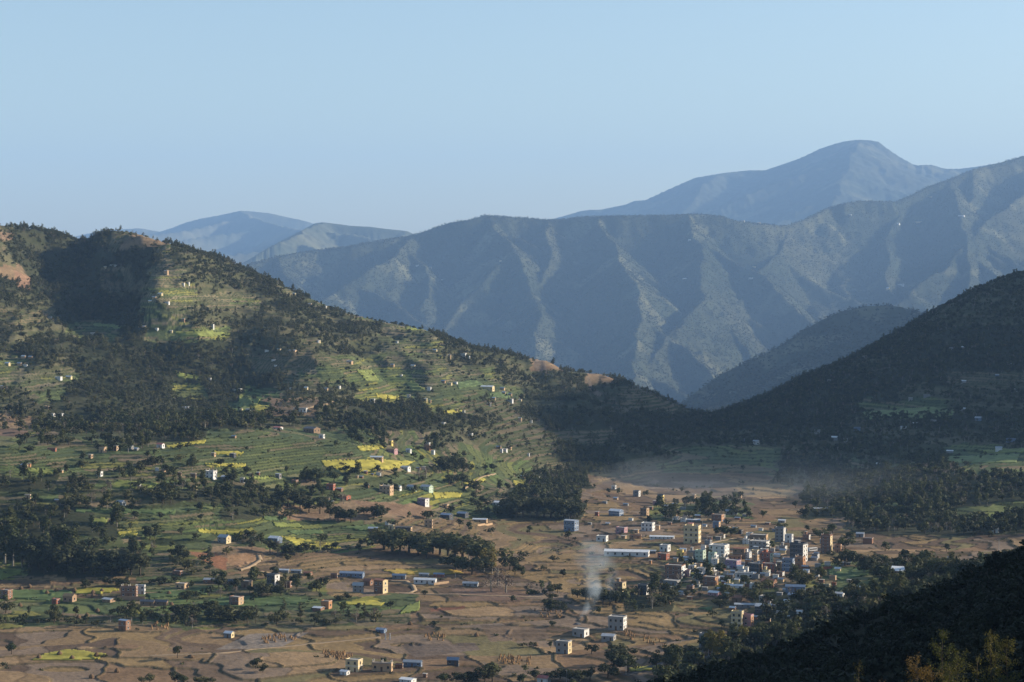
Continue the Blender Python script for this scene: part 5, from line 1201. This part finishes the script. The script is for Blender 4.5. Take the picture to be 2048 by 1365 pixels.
tiny([(1485,437,7,3),(1516,438,7,3),(1377,484,6,4),(1507,538,7,4),(1502,562,9,5),(1369,561,9,4),(1793,451,12,4),(1839,449,16,4),(1801,574,17,5),(1776,582,7,5),(1923,436,14,3),(1858,396,8,3),(834,534,7,4),(858,539,7,4),(882,563,5,4),(1000,525,6,3),(1700,432,6,3)], 'on the long mountain ridge', 'houses on the long mountain', 0, ('white', 'cream'), L=L_mid)
FILL = [(1395,1168,10,7),(1410,1165,12,7),(1418,1158,10,8),(1436,1152,9,7),(1452,1150,11,7),(1466,1147,9,6),(1405,1131,9,8),(1417,1118,8,7),(1448,1124,9,6),(1459,1128,10,8),(1486,1133,9,8),(1500,1140,9,7),(1520,1131,10,8),(1528,1138,9,7),(1549,1133,10,7),(1556,1126,8,6),(1480,1150,10,6),(1508,1152,11,7),(1526,1152,10,6),(1552,1156,12,6),(1486,1168,11,6),(1448,1168,10,6),(1440,1182,11,6),(1410,1182,12,7),(1396,1176,10,6),(1455,1192,10,6),(1496,1190,12,6),(1514,1186,10,6),(1560,1192,12,6),(1574,1206,11,6),(1616,1190,10,6),(1632,1198,11,5),(1506,1112,9,6),(1496,1106,10,6),(1480,1104,9,5),(1546,1104,9,7),(1588,1094,9,6),(1613,1095,8,5),(1634,1110,10,5),(1556,1098,9,5),(1452,1206,12,7),(1466,1222,13,8),(1520,1224,12,7),(1548,1218,13,7),(1560,1232,14,8),(1580,1240,12,7),(1510,1240,13,8),(1536,1246,12,8),(1484,1234,11,7),(1600,1228,12,6),(1572,1184,12,6),(1644,1166,11,6),(1700,1166,12,6),(1720,1178,10,5),(1364,1190,12,7),(1340,1180,10,6),(1380,1200,11,6)]
tiny(FILL, 'squeezed in the town middle', 'small houses in the middle of town', 950, ('concrete', 'brick', 'tan', 'grey', 'white'))
MED = [(1396,1117,15,14,'concrete'),(1412,1146,17,16,'white'),(1424,1144,14,12,'cream'),(1436,1131,14,14,'white'),(1452,1128,16,14,'concrete'),(1405,1137,13,12,'white'),(1378,1135,15,12,'tan'),(1392,1128,12,12,'grey'),(1494,1120,15,15,'white'),(1508,1115,14,12,'cream'),(1524,1114,15,13,'white'),(1546,1119,16,14,'concrete'),(1558,1108,14,12,'grey'),(1572,1116,15,14,'tan'),(1586,1120,14,14,'concrete'),(1500,1137,16,13,'white'),(1528,1147,15,12,'cream'),(1553,1149,15,11,'brick'),(1484,1147,14,11,'white'),(1454,1150,15,12,'concrete'),(1437,1157,15,11,'white'),(1405,1158,15,12,'tan'),(1392,1171,14,10,'brick'),(1476,1094,14,12,'concrete'),(1492,1097,13,11,'white'),(1448,1088,12,9,'tan'),(1424,1098,13,10,'grey'),(1540,1064,14,11,'concrete'),(1600,1090,14,12,'brick'),(1616,1120,13,10,'grey'),(1505,1168,14,11,'white'),(1520,1160,14,10,'concrete'),(1462,1167,13,10,'cream'),(1380,1062,12,9,'white'),(1360,1054,12,9,'tan'),(1404,1046,13,10,'white')]
for i, (px, py, w, h, wall) in enumerate(MED):
    if i % 4 == 3 and i > 8: continue
    B(px + (px - 1480) * .12, py + (py - 1130) * .25, w + 2, h * .82, wall, 'slab', f"{'three' if h > 12 else 'two'} storey {wall} house, {['stair topped', 'plain flat', 'tank topped', 'half built'][i % 4]} roof, in the packed town", storeys=3 if h > 12 else 2, extra=['stair', '', 'tank', 'posts'][i % 4], side=['white', 'cream', None, 'white'][(i * 7) % 4], group='packed houses in the middle of town')
used_spots = [(r[0], r[1]) for r in TOWN] + [(r[0], r[1]) for r in MED] + [(r[0], r[1]) for r in FILL]
g_ = random.Random(42); MORE = []
while len(MORE) < 50:
    t = g_.gauss(0, 1); px = 1500 + 75 * t + g_.gauss(0, 30); py = 1128 + g_.gauss(0, 24) + (px - 1500) * .05
    if not (1345 < px < 1680 and 1078 < py < 1198): continue
    if any(abs(px - u) < 8 and abs(py - v) < 6 for u, v in used_spots): continue
    used_spots.append((px, py)); MORE.append((px, py, g_.uniform(9, 15), g_.uniform(6, 10)))
tiny(MORE, 'tucked between larger town buildings', 'small houses between larger town buildings', 950, ('white', 'concrete', 'tan', 'cream', 'grey', 'brick', 'white'))
FARM = []
while len(FARM) < 38:
    px = g_.uniform(10, 1120); py = g_.uniform(600, 1010)
    i_ = np.clip(np.searchsorted(cols, px), 0, nc - 1); c_h = cast(px, py, 1100)
    if c_h is None: continue
    r_i = int(np.clip(np.searchsorted(rows, c_h[1]), 0, nr - 1))
    if LU[r_i, i_] not in ('g', 'y', 't', 'm', 'd'): continue
    n_h = g_.randint(1, 3)
    for _k in range(n_h): FARM.append((px + _k * g_.uniform(9, 15), py + g_.uniform(-3, 3), g_.uniform(6, 11), g_.uniform(4, 7)))
tiny([f for f in FARM if f[1] < 860], 'dotted on the upper terraces', 'small houses of the upper terraces', 1100, ('white', 'tan', 'mud', 'cream'))
tiny([f for f in FARM if f[1] >= 860], 'dotted on the lower terraces', 'small houses of the lower terraces', 1100, ('tan', 'brick', 'mud', 'white'))
FILL2 = [(1210,1008,10,5),(1232,1000,10,5),(1252,1012,11,5),(1262,1042,10,5),(1302,1020,9,6),(1332,1016,10,5),(1350,1012,11,5),(1366,1020,12,5),(1372,1034,10,5),(1396,1036,12,6),(1400,1024,10,5),(1420,1036,11,5),(1446,1036,10,6),(1452,1046,11,5),(1476,1040,12,5),(1490,1034,10,5),(1456,1060,10,6),(1470,1060,9,5),(1410,1054,9,5),(1340,1050,8,5),(1180,1050,8,4),(1216,1050,9,4),(1508,1056,12,5),(1522,1062,10,5),(1536,1050,11,4)]
tiny(FILL2, 'at the upper town end', 'small houses of the upper town', 950, ('grey', 'tan', 'concrete', 'white', 'brick'))
print('buildings', NB)
# ------------------------------------------------------------------ small things of the fields and the town
M_straw = mat('straw', (.27, .19, .09), .95, .05, var=.3, scale=1.2)
M_strawdark = mat('old_straw', (.13, .085, .05), .95, .05, var=.3, scale=1.2)
def lathe(name, prof, m_, n=10, wob=0.0, seed=0):
    g = random.Random(seed); V, Q = [], []
    for r, z in prof:
        for k in range(n):
            a = 6.2831853 * k / n; rr = r * (1 + g.uniform(-wob, wob)); V.append((math.cos(a) * rr, math.sin(a) * rr, z + g.uniform(-wob, wob) * .3))
    for i in range(len(prof) - 1):
        for k in range(n): Q.append((i * n + k, i * n + (k + 1) % n, (i + 1) * n + (k + 1) % n, (i + 1) * n + k))
    return pymesh(name, V, Q, [m_])
HAY = [lathe('haystack', [(1.7, -.4), (1.95, .5), (1.8, 1.5), (1.25, 2.4), (.5, 3.1), (.08, 3.6)], M_strawdark, 10, .08, s) for s in range(3)]
HL = [(78,1318,'haystack at the left end of the yellow mustard plot'), (119,1310,'haystack at the back of the yellow mustard plot'), (144,1319,'haystack at the front of the yellow mustard plot'), (193,1313,'haystack at the right end of the yellow mustard plot'),
      (42,1179,None),(113,1183,None),(130,1180,None),(94,1188,None),(59,1175,None),(149,1182,None),(186,1187,'upper haystack of the pair left of the large unfinished brick house'),(186,1194,'lower haystack of the pair left of the large unfinished brick house'),(204,1184,None),
      (234,1345,'lone haystack on the dark stubble at the bottom left'),(183,1357,'lone haystack on the bottom edge of the left stubble'),(40,1213,'haystack on the lower green terrace near the left edge'),(9,1214,'haystack touching the left edge'),(195,1224,'haystack on the terraces under the mud house'),(157,1237,'haystack on the brown bank below the mud house'),(174,1233,'haystack just right of the one on the brown bank'),
      (343,1211,'haystack beside the dark twin sheds'),(338,1189,'haystack between the footpath and the dark sheds'),(382,1315,'long pile of straw on the grey stubble'),(953,1273,'lone haystack in the dark central field'),(820,1250,'haystack by the lone bush in the central field'),(1072,1292,None)]
for i, (px, py, lb) in enumerate(HL):
    c = cast(px, py)
    o = link('haystack', HAY[i % 3], None, (c[0], c[1], c[2]), random.uniform(0, 6), (.85, .85, .75 if px != 382 else .5))
    if px == 382: o.scale = (2.2, 1, .45)
    tag(o, lb or ('brown haystack on the green plot at the far left' if px < 1000 else 'small brown haystack under the two bushes near the grey house'), 'haystack', 'haystacks of the left fields')
# corn stooks standing in rows
ST = lathe('corn_stook', [(.75, -.3), (.62, .5), (.3, 1.3), (.42, 1.9)], mat('dry_corn', (.25, .155, .08), .95, .05, var=.3, scale=2), 7, .12, 5)
for (x0, y0, x1, y1, n, lb) in [(525,1281,590,1274,46,'upright bundle of dry corn stalks on the grey field right of the lone hut'), (645,1310,705,1316,52,'upright bundle of dry corn stalks above the cream house at the bottom'), (995,1320,1060,1324,44,'upright bundle of dry corn stalks right of the dark box shed'),
                            (850,1274,890,1278,22,'upright bundle of dry corn stalks in the dark central field'), (1295,1190,1345,1206,26,'upright bundle of dry corn stalks under the dark cube shaped house'), (1250,1270,1330,1290,26,'upright bundle of dry corn stalks below the bare concrete house'), (305,1253,340,1256,20,'upright bundle of dry corn stalks right of the brick cottage'), (1070,1226,1130,1232,18,'upright bundle of dry corn stalks left of the smoke')]:
    for k in range(n):
        t = random.random(); px = x0 + (x1 - x0) * t + random.uniform(-3, 3); py = y0 + (y1 - y0) * t + random.uniform(-7, 7)
        c = cast(px, py)
        if c: tag(link('corn_stook', ST, None, c, random.uniform(0, 6), (1, 1, random.uniform(.8, 1.15))), lb, 'corn stook', lb.replace('upright bundle', 'bundles'))
# utility poles
M_pole = mat('pole_concrete', (.38, .37, .35), .8, .2)
v, q = tube([(0, 0, -.5), (0, 0, 9)], [.16, .10], 8); PM = pymesh('shaft', [tuple(x) for x in v], q, [M_pole])
XM = box_mesh('crossarm', M_frame, -.8, .8, -.06, .06, 8.3, 8.42); IM = lathe('insulator', [(.07, 8.42), (.09, 8.5), (.05, 8.62)], WM['white'], 6)
for px, py, h, lb in [(1252,1350,30,'pale utility pole at the bottom edge beside the small yellow plot'),(1371,1318,20,'pale utility pole left of the pale blue block'),(1417,1313,15,'short pole at the foot of the pale blue block'),(1461,1297,22,'pole between the poplars right of the pale blue block'),(1465,1176,20,'pole above the white tin sheds below the street'),(1433,1312,20,'pole hidden against the yellowing poplar'),
                      (1513,1280,20,'pole at the right of the stepped cream house'),(911,1158,12,'small pole under the golden stubble strip'),(1762,1146,18,'pale pole at the left of the brick hut with a pale gable'),(1133,1366,26,'thin pole on the bottom edge left of the yellow plot'),(1998,1112,34,'tall thin mast at the right above the black slope'),(1405,1060,18,'pole over the upper town roofs'),(1414,1090,20,'pole at the end of the pale track embankment'),(728,1148,10,'thin pole near the isolated tree clump'),(1232,1022,10,'thin pole behind the blue house with white roofs'),(1487,1345,10,'short pole on the black slope edge')]:
    c = cast(px, py, 900)
    if c is None: continue
    s = h * c[1] / F / 9
    e = bpy.data.objects.new('utility_pole', None); COL.objects.link(e); e.location = c; e.scale = (max(s, 1), max(s, 1), s); e.rotation_euler = (0, 0, random.uniform(-.4, .4)); tag(e, lb, 'utility pole', 'utility poles of the valley')
    for nm_, me_ in (('shaft', PM), ('crossarm', XM)):
        o = bpy.data.objects.new(nm_, me_); COL.objects.link(o); o.parent = e
    for x in (-.7, 0, .7):
        o = bpy.data.objects.new('insulator', IM); COL.objects.link(o); o.parent = e; o.location = (x, 0, 0)
# gate posts, boundary walls
for px, lb in ((771, 'left white gate post beside the tiny blue hut'), (780, 'right white gate post beside the tiny blue hut')):
    c = cast(px, 1280); tag(link('gate_post', box_mesh('gate_post', WM['white'], -.35, .35, -.35, .35, -.5, 4.2), None, c), lb, 'gate post')
def wall_run(pts, h, m_, lb, th=.3):
    W = [cast(*p) for p in pts]; W = [Vector(w) for w in W if w]
    e = bpy.data.objects.new('boundary_wall', None); COL.objects.link(e); e.location = W[0]; tag(e, lb, 'wall')
    for a, b in zip(W[:-1], W[1:]):
        n = max(1, int((b - a).length / 8))
        for k in range(n):
            p, r = a.lerp(b, k / n), a.lerp(b, (k + 1) / n); d = r - p; ln = math.hypot(d.x, d.y)
            z = min(float(ground(p.x, p.y)), float(ground(r.x, r.y)))
            o = bpy.data.objects.new('wall_bay', box_mesh('wall_bay', m_, 0, ln - .02, -th / 2, th / 2, -1, h + abs(d.z) * .5)); COL.objects.link(o); o.parent = e; o.location = (p.x - W[0].x, p.y - W[0].y, z - W[0].z); o.rotation_euler = (0, 0, math.atan2(d.y, d.x))
wall_run([(235,1199),(262,1201),(290,1200)], 2.6, WM['mud'], 'dark compound wall in front of the large unfinished brick house')
wall_run([(1640,1140),(1665,1137)], 1.8, WM['red'], 'low red brick wall right of the white sided tower house')
wall_run([(1180,1115),(1212,1112)], 1.8, WM['red'], 'red brick wall at the left end of the very long shed')
wall_run([(868,1171),(898,1166)], 1.6, WM['tan'], 'tan wall right of the long white shed')
wall_run([(1170,1181),(1222,1180)], 1.8, WM['concrete'], 'pale wall left of the brown house above the hedge')
wall_run([(955,1052),(985,1050)], 1.4, WM['tan'], 'tan wall right of the blue roofed sheds')
# parked vans and buses along the street
def vehicle(px, py, L, hgt, col, lb, cat, rz):
    c = cast(px, py)
    if c is None: return
    e = bpy.data.objects.new('parked_' + cat, None); COL.objects.link(e); e.location = (c[0], c[1], float(ground(c[0], c[1])) + .2); e.rotation_euler = (0, 0, rz); tag(e, lb, cat, 'vehicles in the street')
    w = 1.0 if L < 6 else 1.2
    me = box_mesh('body', WM[col], -L/2, L/2, -w, w, .4, hgt); o = bpy.data.objects.new('body', me); COL.objects.link(o); o.parent = e
    bv = o.modifiers.new('bevel', 'BEVEL'); bv.width = .18; bv.segments = 2
    for s in (-1, 1):
        o = bpy.data.objects.new('window', box_mesh('window', M_glass, -L/2 + .5, L/2 - .5, s * w - .02, s * w + .02, hgt * .55, hgt * .82)); COL.objects.link(o); o.parent = e
    o = bpy.data.objects.new('windscreen', box_mesh('windscreen', M_glass, L/2 - .02, L/2 + .02, -w + .15, w - .15, hgt * .5, hgt * .85)); COL.objects.link(o); o.parent = e
    wh = lathe('wheel', [(.05, -.12), (.4, -.12), (.4, .12), (.05, .12)], WM['dark'], 10)
    for x in (-L/2 + .8, L/2 - .8):
        for s in (-1, 1):
            o = bpy.data.objects.new('wheel', wh); COL.objects.link(o); o.parent = e; o.location = (x, s * w, .4); o.rotation_euler = (math.pi / 2, 0, 0)
for v_ in [(1432,1144,9,3.0,'white','white bus nearest the lower end of the street','bus',.9),(1460,1138,5,2.1,'white','white van in the middle of the street','van',.8),(1408,1152,4.5,1.6,'blue','blue car at the lower end of the street','car',.9),(1475,1134,7,2.8,'orange','orange truck by the purple fronted house','truck',.8),
           (1446,1142,4.2,1.6,'red','red car behind the white bus','car',.9),(1500,1128,5,2.2,'grey','grey van near the red house at the street bend','van',.7),(1625,1104,8,3,'white','white bus beside the tower house with the white side','bus',.5),(1421,1149,4.5,1.8,'cream','cream coloured van in front of the white shop','van',.9),(1391,1159,5,2.4,'green','green pickup truck at the street corner','truck',.8)]: vehicle(*v_)

# ------------------------------------------------------------------ smoke of a field fire and drifting smoke over the town edge
def smoke_mat(name, dens, sc, col=(.92, .95, 1)):
    m = bpy.data.materials.new(name); m.use_nodes = True; nt = m.node_tree; nt.nodes.clear()
    out = nt.nodes.new('ShaderNodeOutputMaterial'); pv = nt.nodes.new('ShaderNodeVolumePrincipled'); pv.inputs['Color'].default_value = (*col, 1); pv.inputs['Anisotropy'].default_value = .2
    pv.inputs['Density Attribute'].default_value = ''; pv.inputs['Temperature Attribute'].default_value = ''; pv.inputs['Color Attribute'].default_value = ''
    tc = nt.nodes.new('ShaderNodeTexCoord'); no = nt.nodes.new('ShaderNodeTexNoise'); no.inputs['Scale'].default_value = sc; no.inputs['Detail'].default_value = 4
    nt.links.new(tc.outputs['Object'], no.inputs['Vector'])
    mr = nt.nodes.new('ShaderNodeMapRange'); mr.inputs['From Min'].default_value = .42; mr.inputs['From Max'].default_value = .7
    nt.links.new(no.outputs[0], mr.inputs['Value'])
    # fades with height and towards the rim (generated coordinates)
    sx = nt.nodes.new('ShaderNodeSeparateXYZ'); nt.links.new(tc.outputs['Generated'], sx.inputs[0])
    fz = nt.nodes.new('ShaderNodeMapRange'); fz.inputs['From Min'].default_value = .02; fz.inputs['From Max'].default_value = .98; fz.inputs['To Min'].default_value = 1; fz.inputs['To Max'].default_value = 0.0
    nt.links.new(sx.outputs['Z'], fz.inputs['Value'])
    pw = nt.nodes.new('ShaderNodeMath'); pw.operation = 'POWER'; nt.links.new(fz.outputs[0], pw.inputs[0]); pw.inputs[1].default_value = 1.15
    mu = nt.nodes.new('ShaderNodeMath'); mu.operation = 'MULTIPLY'; nt.links.new(mr.outputs[0], mu.inputs[0]); nt.links.new(pw.outputs[0], mu.inputs[1])
    m2 = nt.nodes.new('ShaderNodeMath'); m2.operation = 'MULTIPLY'; nt.links.new(mu.outputs[0], m2.inputs[0]); m2.inputs[1].default_value = dens
    nt.links.new(m2.outputs[0], pv.inputs['Density']); nt.links.new(pv.outputs[0], out.inputs['Volume'])
    return m
c = cast(1154, 1249); mp = c[1] / F
pts, rad = [], []
for (px, py, r) in [(1152,1252,4),(1161,1240,9),(1174,1226,16),(1187,1210,24),(1196,1190,34),(1200,1168,42),(1196,1142,50),(1186,1112,52),(1176,1084,40)]:
    pts.append(((px - 1152) * mp, (1250 - py) * .6 * mp, (1250 - py) * mp * .95)); rad.append(r * mp)
v, q = tube(pts, [r * 1.15 for r in rad], 14)
n_ = len(v); q.append(tuple(range(13, -1, -1))); q.append(tuple(range(n_ - 14, n_)))
M_smoke = smoke_mat('smoke', .24, .075, (.72, .86, 1))
nt = M_smoke.node_tree; pv = [n for n in nt.nodes if n.type == 'PRINCIPLED_VOLUME'][0]
vv = np.array([tuple(x) for x in v]); z0_, z1_ = vv[:, 2].min(), vv[:, 2].max(); zz_ = np.array([p[2] for p in pts])
lo, hi = vv.min(0), vv.max(0); PA = np.array(pts); RA = np.array(rad)
def fcurve(vals, sep):
    fc = nt.nodes.new('ShaderNodeFloatCurve'); cv = fc.mapping.curves[0]
    ts_ = (zz_ - z0_) / (z1_ - z0_)
    while len(cv.points) < len(ts_): cv.points.new(.5, .5)
    for p_, t_, v_ in zip(cv.points, ts_, vals): p_.location = (float(t_), float(np.clip(v_, 0, 1)))
    fc.mapping.update(); nt.links.new(sep.outputs['Z'], fc.inputs['Value']); return fc.outputs[0]
tc = nt.nodes.new('ShaderNodeTexCoord'); sp = nt.nodes.new('ShaderNodeSeparateXYZ'); nt.links.new(tc.outputs['Generated'], sp.inputs[0])
xc_ = fcurve((PA[:, 0] - lo[0]) / (hi[0] - lo[0]), sp); yc_ = fcurve((PA[:, 1] - lo[1]) / (hi[1] - lo[1]), sp)
rx_ = fcurve(RA / (hi[0] - lo[0]), sp); ry_ = fcurve(RA / (hi[1] - lo[1]), sp)
def M2(op, a_, b_=None):
    n = nt.nodes.new('ShaderNodeMath'); n.operation = op
    for k_i, x_ in enumerate((a_, b_)):
        if x_ is None: continue
        if isinstance(x_, (int, float)): n.inputs[k_i].default_value = x_
        else: nt.links.new(x_, n.inputs[k_i])
    return n.outputs[0]
dx_ = M2('DIVIDE', M2('SUBTRACT', sp.outputs['X'], xc_), rx_); dy_ = M2('DIVIDE', M2('SUBTRACT', sp.outputs['Y'], yc_), ry_)
rr_ = M2('SQRT', M2('ADD', M2('MULTIPLY', dx_, dx_), M2('MULTIPLY', dy_, dy_)))
fl = nt.nodes.new('ShaderNodeMapRange'); fl.interpolation_type = 'SMOOTHSTEP'; fl.inputs['From Min'].default_value = .1; fl.inputs['From Max'].default_value = 1.0; fl.inputs['To Min'].default_value = 1; fl.inputs['To Max'].default_value = 0
nt.links.new(rr_, fl.inputs['Value'])
src = pv.inputs['Density'].links[0].from_socket
nt.links.new(M2('MULTIPLY', src, fl.outputs[0]), pv.inputs['Density'])
me = pymesh('smoke', [tuple(x) for x in v], q, [M_smoke])
tag(link('smoke', me, None, c), 'thin leaning column of pale smoke rising from a small field fire', kind='stuff')
cm_ = cast(1560, 984); V_ = lathe('mist', [(1, -22), (90, -16), (150, -4), (150, 8), (100, 20), (10, 26)], smoke_mat('mist', .0022, .009, (.8, .9, 1)), 24, .05)
tag(link('smoke', V_, None, (cm_[0], cm_[1], cm_[2] + 12), 0, (1.35, 1.5, 1.1)), 'low drifting smoke hanging behind the town at the foot of the dark slope', kind='stuff')
ash = lathe('ash_heap', [(2.6, -.3), (2.2, .3), (1.1, .8), (.1, 1.0)], WM['dark'], 9, .15); tag(link('ash_heap', ash, None, c), 'small dark burning heap at the foot of the smoke', 'heap')

# ------------------------------------------------------------------ leafy young trees close to the camera, lit by the sun at the lower right
FM['sunny'] = foliage_mat('sunny_leaves', (.055, .065, .012), (.12, .10, .02), .3)
FM['gold'] = foliage_mat('golden_leaves', (.10, .065, .014), (.16, .095, .02), .3)
def near_tree(px, pytop, Y, wpx, tint, lb, seed, leafn=2600):
    leafn = int(leafn * .75)
    g = np.random.default_rng(seed); mp = Y / F
    x = (px - 1024) * mp; zt = z_of(pytop, Y); zb = float(ground(x, Y)) - .2; ht = zt - zb; R = wpx * mp / 2
    e = bpy.data.objects.new('young_tree', None); COL.objects.link(e); e.location = (x, Y, zb); tag(e, lb, 'tree', 'sunlit trees close by at the lower right')
    V, Q = [], []
    def add(p, r, s=5):
        v, q = tube(p, r, s); o = len(V); V.extend(tuple(a) for a in v); Q.extend([tuple(i + o for i in f) for f in q])
    add([(0, 0, 0), (.1, 0, ht * .4), (-.05, .1, ht * .75), (0, 0, ht * .97)], [.11, .08, .05, .015])
    cen, rr = [], []
    nb = int(14 + ht * 1.6)
    for k in range(nb):
        z0 = ht * g.uniform(.12, .92); a = g.uniform(0, 6.28); ln = R * g.uniform(.45, 1.05) * (1.1 - .75 * abs(z0 / ht - .4)); z1 = z0 + ln * g.uniform(.5, 1.1)
        tip = (math.cos(a) * ln, math.sin(a) * ln, min(z1, ht))
        add([(0, 0, z0), (tip[0] * .5, tip[1] * .5, z0 + (tip[2] - z0) * .6), tip], [.035, .022, .008], 4)
        for t in (.45, .7, .88, 1.0):
            cen.append((tip[0] * t, tip[1] * t, z0 + (tip[2] - z0) * t)); rr.append(.34)
    cen.append((0, 0, ht * .96)); rr.append(.3)
    cen = np.array(cen); idx = g.integers(0, len(cen), leafn)
    C_ = cen[idx] + g.normal(0, .22, (leafn, 3)) * np.array([1, 1, 1.15])
    lm = quads_mesh('foliage', C_, g.normal(size=(leafn, 3)) + np.array([.2, -.2, .6]), g.uniform(.045, .10, leafn), FM[tint])
    o = bpy.data.objects.new('foliage', lm); COL.objects.link(o); o.parent = e
    tm = mesh_np('trunk', np.array(V), np.array(Q)); tm.materials.append(M_bark); o = bpy.data.objects.new('trunk', tm); COL.objects.link(o); o.parent = e
near_tree(1885, 1252, 235, 62, 'sunny', 'tallest sunlit tree with yellow green leaves at the lower right', 1, 3600)
near_tree(1915, 1300, 228, 60, 'sunny', 'yellow green tree leaning against the tallest sunlit one', 2, 3000)
near_tree(1982, 1256, 240, 40, 'sunny', 'slender sunlit tree near the right edge', 3, 2200)
near_tree(2014, 1272, 236, 56, 'sunny', 'yellow green tree nearest the right edge', 4, 3200)
near_tree(1835, 1302, 230, 66, 'gold', 'golden leaved tree left of the tallest sunlit one', 5, 3000)
near_tree(1865, 1340, 222, 60, 'gold', 'low golden tree at the bottom edge', 6, 2200)
near_tree(1718, 1312, 240, 28, 'sunny', 'thin sparse green tree apart on the left of the sunlit trees', 7, 700)
near_tree(1760, 1352, 225, 60, 'gold', 'top of a golden bush cut by the bottom edge', 8, 1200)
near_tree(1900, 1320, 226, 70, 'sunny', 'dense olive tree in front of the tallest sunlit one', 9, 2600)
near_tree(1955, 1310, 230, 40, 'sunny', 'small bushy tree between the sunlit pairs', 10, 1400)

# ------------------------------------------------------------------ tell apart things that look alike by their order in the row
ORD = ['second', 'third', 'fourth', 'fifth', 'sixth', 'seventh', 'eighth']
def plural(s): return s
def sort_labels(objs):
    by = {}
    for o in objs: by.setdefault(o['label'], []).append(o)
    for l, os_ in by.items():
        n = len(os_)
        if n < 2 or n > 9: continue
        os_.sort(key=lambda o: o['px'])
        for i, o in enumerate(os_):
            pos = 'leftmost' if i == 0 else ('rightmost' if i == n - 1 else (ORD[i - 1] + ' from left'))
            if n == 2: pos = ('left', 'right')[i] + ' one'
            o['label'] = f'{pos}, {l}'
            if len(o['label'].split()) > 16: print('LONG', o['label'])
    for o in objs:
        del o['px']
sort_labels(TREES); sort_labels(HOUSES)
